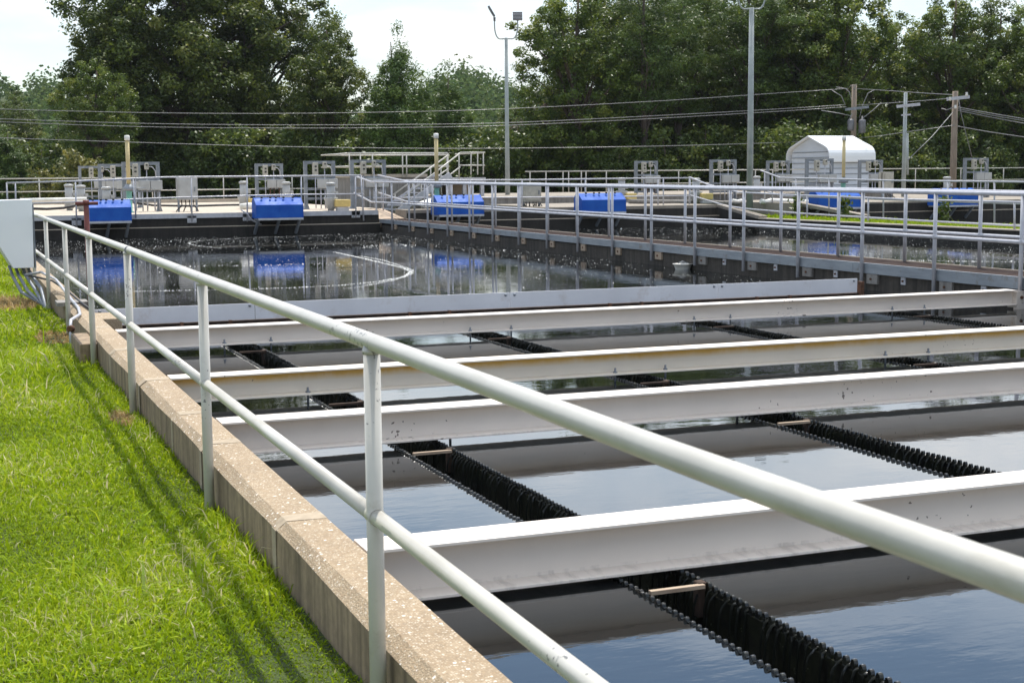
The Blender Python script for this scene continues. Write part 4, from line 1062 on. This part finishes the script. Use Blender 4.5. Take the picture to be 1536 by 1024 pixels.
# tall pine: open crown on a bare trunk, level branch tiers
PI = tree_proto('pine', 61, [(0,0,8.2,2.9,2.9,2.2),(.8,.2,10.2,2.5,2.5,1.8),(-.6,0,11.9,1.9,1.9,1.3),(0,0,6.0,2.4,2.4,1.4)], 280, 95, .24, .62, 'pine', 12.6, .21, 'pinebark', 15, flat=.55, wd=.2)
SH = tree_proto('shrub', 71, [(0,0,1.5,1.6,1.6,1.4),(.8,.2,2.3,1.1,1.1,1.0),(-.7,-.2,1.0,1.3,1.3,1.0)], 110, 70, .17, .45, 'shrub', 2.8, .06, 'bark', 16)
YS = tree_proto('shrub', 81, [(0,0,1.6,1.5,1.5,1.5),(.5,.2,2.7,.9,.9,.9),(-.6,-.2,1.0,1.3,1.3,1.0)], 75, 55, .19, .40, 'yellowshrub', 3.0, .06, 'bark', 16)
RB = tree_proto('bush', 91, [(0,0,3.4,1.6,1.6,2.4),(.4,.2,5.2,1.0,1.0,1.2)], 70, 40, .17, .40, 'redbush', 6.0, .12, 'bark', 40)

W = 'trees of the wood behind the decks'
plant('oak_tree', OA, gp(285,84), 'huge dark oak filling the upper left, its crown cut by the top of the photo', s=1.3, rz=.4)
plant('oak_tree', OB, gp(185,82), 'dark leaning oak on the left flank of the huge oak, open sky beside it', s=1.02, rz=2.2)
plant('oak_tree', OA, gp(385,88), 'dark oak right behind the huge oak at its right side', s=1.16, rz=3.6)
plant('oak_tree', OB, gp(497,80), 'smaller round topped oak right of the huge oak, left of the cedars', s=.83, rz=.9)
plant('cedar_tree', CE, gp(597,80), 'pointed green cedar standing alone between the round topped oak and the hazy hill', s=1.06, rz=.2)
plant('cedar_tree', CE, gp(672,82), 'second, lower cedar left of the slim light pole', s=.86, rz=2.0)
plant('cedar_tree', CE, gp(722,86), 'low broad cedar right behind the slim light pole', s=.78, sz=.58, rz=4.0)
plant('bush', RB, gp(806,84), 'reddish half bare bush tree right of the slim light pole', s=1.12, rz=.3)
big = [(862,80,'OC',.90,.3,'bright topped oak at the left edge of the right hand wood'),(900,90,'OC',1.0,2.4,'tall oak behind the bright topped one at the left of the right hand wood'),
       (968,80,'PI',.97,0.,'pine with a long bare reddish trunk in the right hand wood'),(1012,84,'PI',.98,2.,'pine just right of the bare trunked pine'),
       (925,86,'OB',1.0,4.1,'dark oak filling the gap left of the bare trunked pine'),(1070,90,'OC',1.0,5.,'bright leaved oak left of the thick light pole, sky showing through it'),
       (1130,84,'PI',1.02,4.,'pine directly behind the thick light pole'),(1185,86,'OB',1.12,.6,'dark oak right of the thick light pole'),
       (1243,84,'OC',.99,1.6,'broad oak above the white shed'),(1050,95,'OA',1.05,1.,'back row oak seen between the pines'),(1170,96,'OA',1.08,2.8,'back row oak above the thick light pole'),
       (1345,88,'OC',.84,3.3,'oak behind the slim metal pole, left of a patch of sky'),(1420,84,'OC',.93,.2,'rounded bright oak at the far right, behind the weathered pole'),(1497,86,'OB',.94,3.,'oak at the right edge of the photo'),
       (1545,82,'OC',.84,4.4,'oak cut by the right edge of the photo'),(1300,92,'OB',.82,5.5,'lower oak in the dip right of the shed, with sky above it'),(1460,94,'OA',.78,2.2,'back row oak at the far right')]
for px, dep, k, s, rz, l in big: plant('pine_tree' if k == 'PI' else 'oak_tree', {'OA':OA,'OB':OB,'OC':OC,'PI':PI}[k], gp(px, dep), l, s=s*(1.04 if px < 1290 else 1.0), rz=rz)
# left background and understorey
for px, dep, k, s, sz, rz, l in ((35,88,'OB',.52,.5,1.,'low tree at the left edge under the hazy hill'),(90,84,'CE',.7,.58,2.,'low dark conifer left of the huge oak'),(10,80,'CE',.75,.5,3.,'low conifer at the left edge of the photo'),
       (150,75,'OC',.56,.58,0.,'light green young tree at the left foot of the huge oak'),(548,88,'OB',.46,.42,2.,'dark low tree between the round topped oak and the cedar'),(640,92,'OC',.42,.38,1.,'pale small tree in the gap between the cedars'),
       (760,96,'OB',.52,.5,5.,'dark low tree behind the slim light pole')):
    plant('small_tree', {'OB':OB,'OC':OC,'CE':CE}[k], gp(px, dep), l, s=s, sz=sz, rz=rz)
plant('shrub', YS, gp(118,69), 'yellow-green sunlit shrub at the left, behind the control stands', 'shrub', s=.98, rz=.5, group='shrubs at the wood edge')
plant('shrub', YS, gp(62,70), 'smaller yellow-green shrub at the far left edge of the wood', 'shrub', s=.7, rz=2.5, group='shrubs at the wood edge')
xs = list(range(-30, 1580, 46)); rr = random.Random(5)
for i, px in enumerate(xs):
    dep = 79+rr.uniform(-2,4); s = rr.uniform(.85,1.5)
    plant('shrub', SH, gp(px+rr.uniform(-12,12), dep), 'dark green shrub in the unbroken row along the shaded foot of the wood', 'shrub', s=s, rz=rr.uniform(0,6), group='dark shrubs along the foot of the wood')
for i, px in enumerate(range(-40, 1600, 75)):
    if 520 < px < 800: continue
    plant('small_tree', OB, gp(px+rr.uniform(-20,20), 90+rr.uniform(0,10)), 'dark filler tree inside the shaded depth of the wood', s=rr.uniform(.5,.62), rz=rr.uniform(0,6), group='filler trees in the wood')

# distant wooded hill
hm = MB(); nx, ny = 60, 14; vs = []
def hz(px, f):
    hgt = 7.5+12.6*math.exp(-((px-715)/190)**2)+13*math.exp(-((px-30)/140)**2)+1.2*math.sin(px*.03)
    return GZ-.3+hgt*min(1,f*1.25)**1.3
for j in range(ny+1):
    dep = 150+200*j/ny
    for i in range(nx+1):
        px = -300+2200*i/nx; p = PD(px, 270, dep); vs.append((p.x, p.y, hz(px, j/ny)))
hm.add(vs, [(j*(nx+1)+i, j*(nx+1)+i+1, (j+1)*(nx+1)+i+1, (j+1)*(nx+1)+i) for j in range(ny) for i in range(nx)], True)
tag(hm.build('hill', M['lawn']), kind='structure')
rg = np.random.default_rng(5); ncl = 1500
px = rg.uniform(-250, 1800, ncl); f = rg.uniform(.03, 1, ncl)
cc = np.array([[*PD(a, 270, 150+200*b)[:2], hz(a, b)+rg.uniform(.3,4.5)] for a, b in zip(px, f)])
i = np.repeat(np.arange(ncl), 85); n = len(i); dd = unit(rg.normal(size=(n,3)))
p = cc[i]+dd*(rg.uniform(0,1,n)**.5*rg.uniform(1.8,3.4,ncl)[i])[:,None]*np.array([1,1,1.1])
me = leafmesh('forest', leaves(rg, p, dd*.8+np.array([0,0,.6])+rg.normal(size=(n,3))*.5, .75, .7), .5+rg.normal(0,.2,ncl)[i]+rg.normal(0,.13,n), M['farleaf'])
o = bpy.data.objects.new('distant_forest', me); COL.objects.link(o); tag(o, 'hazy green forest covering the distant hill', 'forest', kind='stuff')

# ------------------------------------------------------------------ grass blades on the lawn
def blades(rg, x, y, z, h, w, lean):
    n = len(x); a = rg.uniform(0, 2*np.pi, n); la = rg.uniform(0, 2*np.pi, n)
    ux, uy = np.cos(a)*w*.5, np.sin(a)*w*.5; lx, ly = np.cos(la)*lean*h, np.sin(la)*lean*h
    def P(f, s, zz): return np.stack([x+lx*f+ux*s, y+ly*f+uy*s, z+h*zz], 1)
    lo = np.stack([P(0,-1,0), P(0,1,0), P(.42,.85,.60), P(.42,-.85,.60)], 1)
    hi = np.stack([P(.42,-.85,.60), P(.42,.85,.60), P(1,.12,1-.25*np.minimum(lean,1.2)), P(1,-.12,1-.25*np.minimum(lean,1.2))], 1)
    return np.concatenate([lo, hi], 0)
rg = np.random.default_rng(3)
def lawn(n, x0, x1, y0, y1, z, hm_, wm, pw=1.0):
    y = y0+(y1-y0)*rg.uniform(0,1,n)**pw; x = rg.uniform(0,1,n)*(x1-x0)+x0
    return x, y
X, Y, H, Wd_, T_ = [], [], [], [], []
def patchv(x, y): return np.sin(x*3.1+1.3*np.sin(y*1.7))+np.sin(y*2.3+1.1*np.sin(x*2.9))
def addg(n, xf, y0, y1, h0, w0, pw=1., tb=.5):
    y = y0+(y1-y0)*rg.uniform(0,1,n)**pw
    lo, hi = xf(y); x = lo+(hi-lo)*rg.uniform(0,1,n)
    pv = patchv(x, y); h = h0*rg.lognormal(0,.40,n)*(1+.32*pv)
    X.append(x); Y.append(y); H.append(h); Wd_.append(w0*rg.uniform(.6,1.5,n)); T_.append(tb+.10*pv+rg.normal(0,.22,n))
left = lambda y: np.maximum(-.35 - .022*(y-3)*1.0, -3.5)
def xl(y): # just outside the left edge of the view
    return (np.tan(YAW-np.arctan(800/F))*y-.35)
near = lambda y: (xl(y), np.full_like(y, 1.20))
addg(105000, near, 3.0, 8.0, .023, .0050)
addg(60000, near, 8.0, 15.0, .030, .0072)
addg(1500, near, 3.0, 12.0, .032, .016, 1., .35)
addg(34000, near, 15.0, 45.0, .046, .015, 1.3)
# broad weeds and taller tufts
addg(4200, near, 3.0, 12.0, .038, .011, 1., .62)
addg(600, near, 3.0, 14.0, .05, .003, 1., .97)
wall = lambda y: (np.full_like(y, 1.10), np.full_like(y, 1.21))
addg(4200, wall, 3.0, 16.0, .045, .0065, 1., .52)
tuft = lambda y: (np.full_like(y, -.3), np.full_like(y, .85))
addg(900, tuft, 11.3, 14.2, .10, .013, 1., .6)
X, Y, H, Wd_, T_ = map(np.concatenate, (X, Y, H, Wd_, T_))
dead = (((X-1.06)**2/.08**2+(Y-10.25)**2/.32**2) < 1) | (((X-1.0)**2/.2**2+(Y-15.9)**2/.6**2) < 1) | (((X-.6)**2/.5**2+(Y-20.5)**2/1.2**2) < 1)
def gmesh(sel, mat, name):
    n = sel.sum(); lean = np.abs(rg.normal(.85,.5,n)); zz = np.full(n, GZ-.004)
    v = blades(rg, X[sel], Y[sel], zz, H[sel], Wd_[sel], lean)
    return leafmesh(name, v, np.concatenate([T_[sel], T_[sel]+.05]), M[mat])
o = bpy.data.objects.new('grass', gmesh(~dead, 'grass', 'grass')); COL.objects.link(o); tag(o, 'bright green mown lawn grass left of the guard rail', 'grass', kind='stuff')
o = bpy.data.objects.new('dead_grass', gmesh(dead, 'deadgrass', 'dead_grass')); COL.objects.link(o); tag(o, 'dried straw coloured grass at the guard rail post feet', 'dead grass', kind='stuff')
# grass strip beyond the second tank
n = 15000; y = rg.uniform(18, 45, n); x = rg.uniform(24.35, 27.1, n)
v = blades(rg, x, y, np.full(n, .155), .048*rg.lognormal(0,.45,n), .03*rg.uniform(.6,1.4,n), np.abs(rg.normal(.4,.3,n)))
t2 = .5+rg.normal(0,.16,n)
o = bpy.data.objects.new('grass', leafmesh('strip_grass', v, np.concatenate([t2, t2]), M['grass'])); COL.objects.link(o); tag(o, 'sunlit grass on the narrow strip between the second and third tanks', 'grass', kind='stuff')
# a few weeds at the third tank wall
for px, py, l in ((1195,318,'leafy weed growing on the grass strip left of the blue cover below the shed'),(1267,318,'upright weed sprouting in front of the blue cover below the shed'),(1417,322,'weed clump at the wall in front of the rightmost blue cover')):
    P = Px(px, py, 26.9); n = 110
    c = np.array([P.x, P.y, .17])+rg.normal(size=(n,3))*np.array([.09,.09,.0])+np.stack([np.zeros(n), np.zeros(n), rg.uniform(0,.75,n)], 1)
    me = leafmesh('weed', leaves(rg, c-np.array(P), rg.normal(size=(n,3))+np.array([0,0,.8]), .19, .10), .6+rg.normal(0,.15,n), M['shrub'])
    o = bpy.data.objects.new('weed', me); COL.objects.link(o); o.location = P; tag(o, l, 'weed')

# ------------------------------------------------------------------ foam flecks on the water
def flecks(rg, x, y, r, z):
    # each fleck is a tiny four sided bubble heap
    n = len(x); a0 = rg.uniform(0, 6.28, n); V = []
    for k in range(4):
        a = a0+k*math.pi/2; q = r*rg.uniform(.75,1.2,n); V.append(np.stack([x+np.cos(a)*q, y+np.sin(a)*q, np.full(n, z)], 1))
    top = np.stack([x, y, z+r*.6], 1)
    return np.concatenate([np.stack([V[k], V[(k+1) % 4], top], 1) for k in range(4)], 0)
rg = np.random.default_rng(9)
def field(n, x0, x1, y0, y1, z, edge):
    y = rg.uniform(y0, y1, n); x = rg.uniform(x0, x1, n)
    pv = np.sin(x*1.3+np.sin(y*.6)*1.4)+np.sin(y*.55+np.sin(x*.9)*1.2)+edge*np.exp(-((x-x1)/2.2)**2)*1.6+1.1*(y-y0)/(y1-y0)
    keep = rg.uniform(-2.2, 3.0, n) < pv
    x, y = x[keep], y[keep]; r = .0034*rg.lognormal(0,.5,len(x))*(1+.35*(y-16)/26); return flecks(rg, x, y, r, z)
def arcband(pts, z, per, sp, r):
    P = [Pz(a, c, z) for a, c in pts]; xs_, ys_ = [], []
    for i in range(len(P)-1):
        m_ = max(int((P[i+1]-P[i]).length*per), 2)
        for k in range(m_):
            q = P[i].lerp(P[i+1], k/m_); xs_.append(q.x+rg.normal(0,sp)); ys_.append(q.y+rg.normal(0,sp))
    x, y = np.array(xs_), np.array(ys_); return flecks(rg, x, y, r*rg.lognormal(0,.4,len(x)), z)
z1 = ZW+.003
V = [field(11000, XL1+.1, XW-.1, 17.05, YF-.3, z1, 1.0),
     arcband([(502,378),(541,386.5),(582,396),(604,401.5),(616,407),(606,415),(568,422),(513,427.5),(431,431.6),(349,434),(240,436),(190,437)], z1, 95, .018, .0058),
     arcband([(541,384),(575,390),(600,398),(619,405),(618,410),(590,420),(540,430),(515,433)], z1, 70, .016, .005),
     arcband([(330,372),(300,369),(285,366.5),(283,364),(303,360.5),(355,357),(420,355),(486,353)], z1, 45, .02, .005),  # foam loop; its far run paints the ledge's mirrored line as foam
     arcband([(240,401),(300,399),(380,398),(460,395),(545,397)], z1, 30, .10, .007),
     arcband([(545,372),(560,368),(590,366),(620,368)], z1, 40, .10, .007)]
o = bpy.data.objects.new('foam', leafmesh('foam', np.concatenate(V), np.zeros(sum(len(q) for q in V)), M['foam'], 3)); COL.objects.link(o); tag(o, 'white foam flecks and curved foam streaks floating on the near tank', 'foam', kind='stuff')
z2_ = ZW-.017
V = [field(9000, 13.3, 23.8, 14, YF-.3, z2_, .2), field(5000, 17, 23.8, 14, 26, z2_, .2),
     arcband([(1140,389),(1200,388),(1300,390),(1400,391),(1536,393)], z2_, 60, .04, .007)]
o = bpy.data.objects.new('foam', leafmesh('foam', np.concatenate(V), np.zeros(sum(len(q) for q in V)), M['foam'], 3)); COL.objects.link(o); tag(o, 'white foam flecks floating on the second tank beyond the walkway', 'foam', kind='stuff')

# thin summer air: the far hill pales, near things stay clear
hb = MB().box(-920, 920, -920, 920, -3, 62)
hzm = bpy.data.materials.new('haze_air'); hzm.use_nodes = True; hnt = hzm.node_tree; hnt.nodes.clear()
ho = hnt.nodes.new('ShaderNodeOutputMaterial'); hv = hnt.nodes.new('ShaderNodeVolumePrincipled')
hv.inputs['Color'].default_value = (.82,.88,.95,1); hv.inputs['Density'].default_value = HAZE; hv.inputs['Anisotropy'].default_value = .3
hnt.links.new(hv.outputs[0], ho.inputs['Volume'])
tag(hb.build('haze', hzm), 'thin bluish summer haze over the whole place', 'haze', kind='stuff')
# ================================================================== LIGHT
SUN = Vector((.225, .40, 1)).normalized()
elev = math.asin(SUN.z); az = math.atan2(SUN.x, SUN.y)      # azimuth clockwise from +Y
sl = bpy.data.lights.new('sun', 'SUN'); sl.energy = 4.0; sl.angle = R_(.53); sl.color = (1, .95, .87)
so = bpy.data.objects.new('sun', sl); COL.objects.link(so); so.rotation_euler = SUN.to_track_quat('Z', 'Y').to_euler()
w = bpy.data.worlds.new('World'); scene.world = w; w.use_nodes = True; nt = w.node_tree
bg = nt.nodes['Background']; bg.inputs['Strength'].default_value = SKY_STR
sk = N(nt, 'ShaderNodeTexSky', sky_type='NISHITA'); sk.sun_disc = False; sk.sun_elevation = elev; sk.sun_rotation = az; sk.dust_density = .25; sk.air_density = 1.2; sk.ozone_density = 2.0
tc = N(nt, 'ShaderNodeTexCoord'); sep = N(nt, 'ShaderNodeSeparateXYZ'); nt.links.new(tc.outputs['Generated'], sep.inputs[0])
den = N(nt, 'ShaderNodeMath', operation='ADD'); nt.links.new(sep.outputs['Z'], den.inputs[0]); den.inputs[1].default_value = .22
mx = N(nt, 'ShaderNodeMath', operation='MAXIMUM'); nt.links.new(den.outputs[0], mx.inputs[0]); mx.inputs[1].default_value = .05
inv = N(nt, 'ShaderNodeMath', operation='DIVIDE'); inv.inputs[0].default_value = 1; nt.links.new(mx.outputs[0], inv.inputs[1])
vm = N(nt, 'ShaderNodeVectorMath', operation='SCALE'); nt.links.new(tc.outputs['Generated'], vm.inputs[0]); nt.links.new(inv.outputs[0], vm.inputs['Scale'])
mp = N(nt, 'ShaderNodeMapping'); mp.inputs['Location'].default_value = (2.3, .7, 0); nt.links.new(vm.outputs[0], mp.inputs['Vector'])
cl = noise(nt, mp.outputs[0], 1.5, 7, .58, .3)
# cloud cover: nearly closed towards the horizon, broken higher up
# unseen extra cloud overhead, added to make the ambient light whiter and brighter
cov2 = N(nt, 'ShaderNodeMapRange'); cov2.inputs[1].default_value = .42; cov2.inputs[2].default_value = .7; cov2.inputs[3].default_value = 0.; cov2.inputs[4].default_value = .30
nt.links.new(sep.outputs['Z'], cov2.inputs[0])
ad = N(nt, 'ShaderNodeMath', operation='ADD'); nt.links.new(cl, ad.inputs[0]); cvr = ramp(nt, sep.outputs['Z'], [(0., .27), (.10, .29), (.19, .47), (.26, .27), (.33, .09), (.45, .02)])
cvs = N(nt, 'ShaderNodeMath', operation='SUBTRACT'); nt.links.new(cvr, cvs.inputs[0]); cvs.inputs[1].default_value = .15
nt.links.new(cvs.outputs[0], ad.inputs[1])
ad2 = N(nt, 'ShaderNodeMath', operation='ADD'); nt.links.new(ad.outputs[0], ad2.inputs[0]); nt.links.new(cov2.outputs[0], ad2.inputs[1])
cf = ramp(nt, ad2.outputs[0], [(.47, 0.), (.87, 1.)])
shade = noise(nt, mp.outputs[0], 3.1, 4, .5)
cc_ = mixc(nt, ramp(nt, shade, [(.3, 0.), (.7, 1.)]), tuple(CLOUD*q for q in (1.0,.98,.95)), tuple(CLOUD*.76*q for q in (.86,.95,1.06)))
skb = N(nt, 'ShaderNodeVectorMath', operation='SCALE'); skb.inputs['Scale'].default_value = SKY_GAIN
nt.links.new(sk.outputs[0], skb.inputs[0])
# clouds on the sun's side are lit through and brighter than those opposite
dt = N(nt, 'ShaderNodeVectorMath', operation='DOT_PRODUCT'); nt.links.new(tc.outputs['Generated'], dt.inputs[0]); dt.inputs[1].default_value = SUN
sb = N(nt, 'ShaderNodeMapRange'); sb.inputs[1].default_value = -.25; sb.inputs[2].default_value = .75; sb.inputs[3].default_value = 1.05; sb.inputs[4].default_value = 1.5
nt.links.new(dt.outputs['Value'], sb.inputs[0])
cs = N(nt, 'ShaderNodeVectorMath', operation='SCALE'); nt.links.new(cc_, cs.inputs[0]); hzr = N(nt, 'ShaderNodeMapRange'); hzr.inputs[1].default_value = .02; hzr.inputs[2].default_value = .30; hzr.inputs[3].default_value = .36; hzr.inputs[4].default_value = 1.
nt.links.new(sep.outputs['Z'], hzr.inputs[0])
sm_ = N(nt, 'ShaderNodeMath', operation='MULTIPLY'); nt.links.new(sb.outputs[0], sm_.inputs[0]); nt.links.new(hzr.outputs[0], sm_.inputs[1])
nt.links.new(sm_.outputs[0], cs.inputs['Scale'])
nt.links.new(mixc(nt, cf, skb.outputs[0], cs.outputs[0]), bg.inputs['Color'])
scene.view_settings.view_transform = 'Standard'; scene.view_settings.look = 'None'; scene.view_settings.gamma = 1
scene.view_settings.exposure = EXPOSURE
scene.render.engine = 'CYCLES'
scene.cycles.max_bounces = 8; scene.cycles.transparent_max_bounces = 4
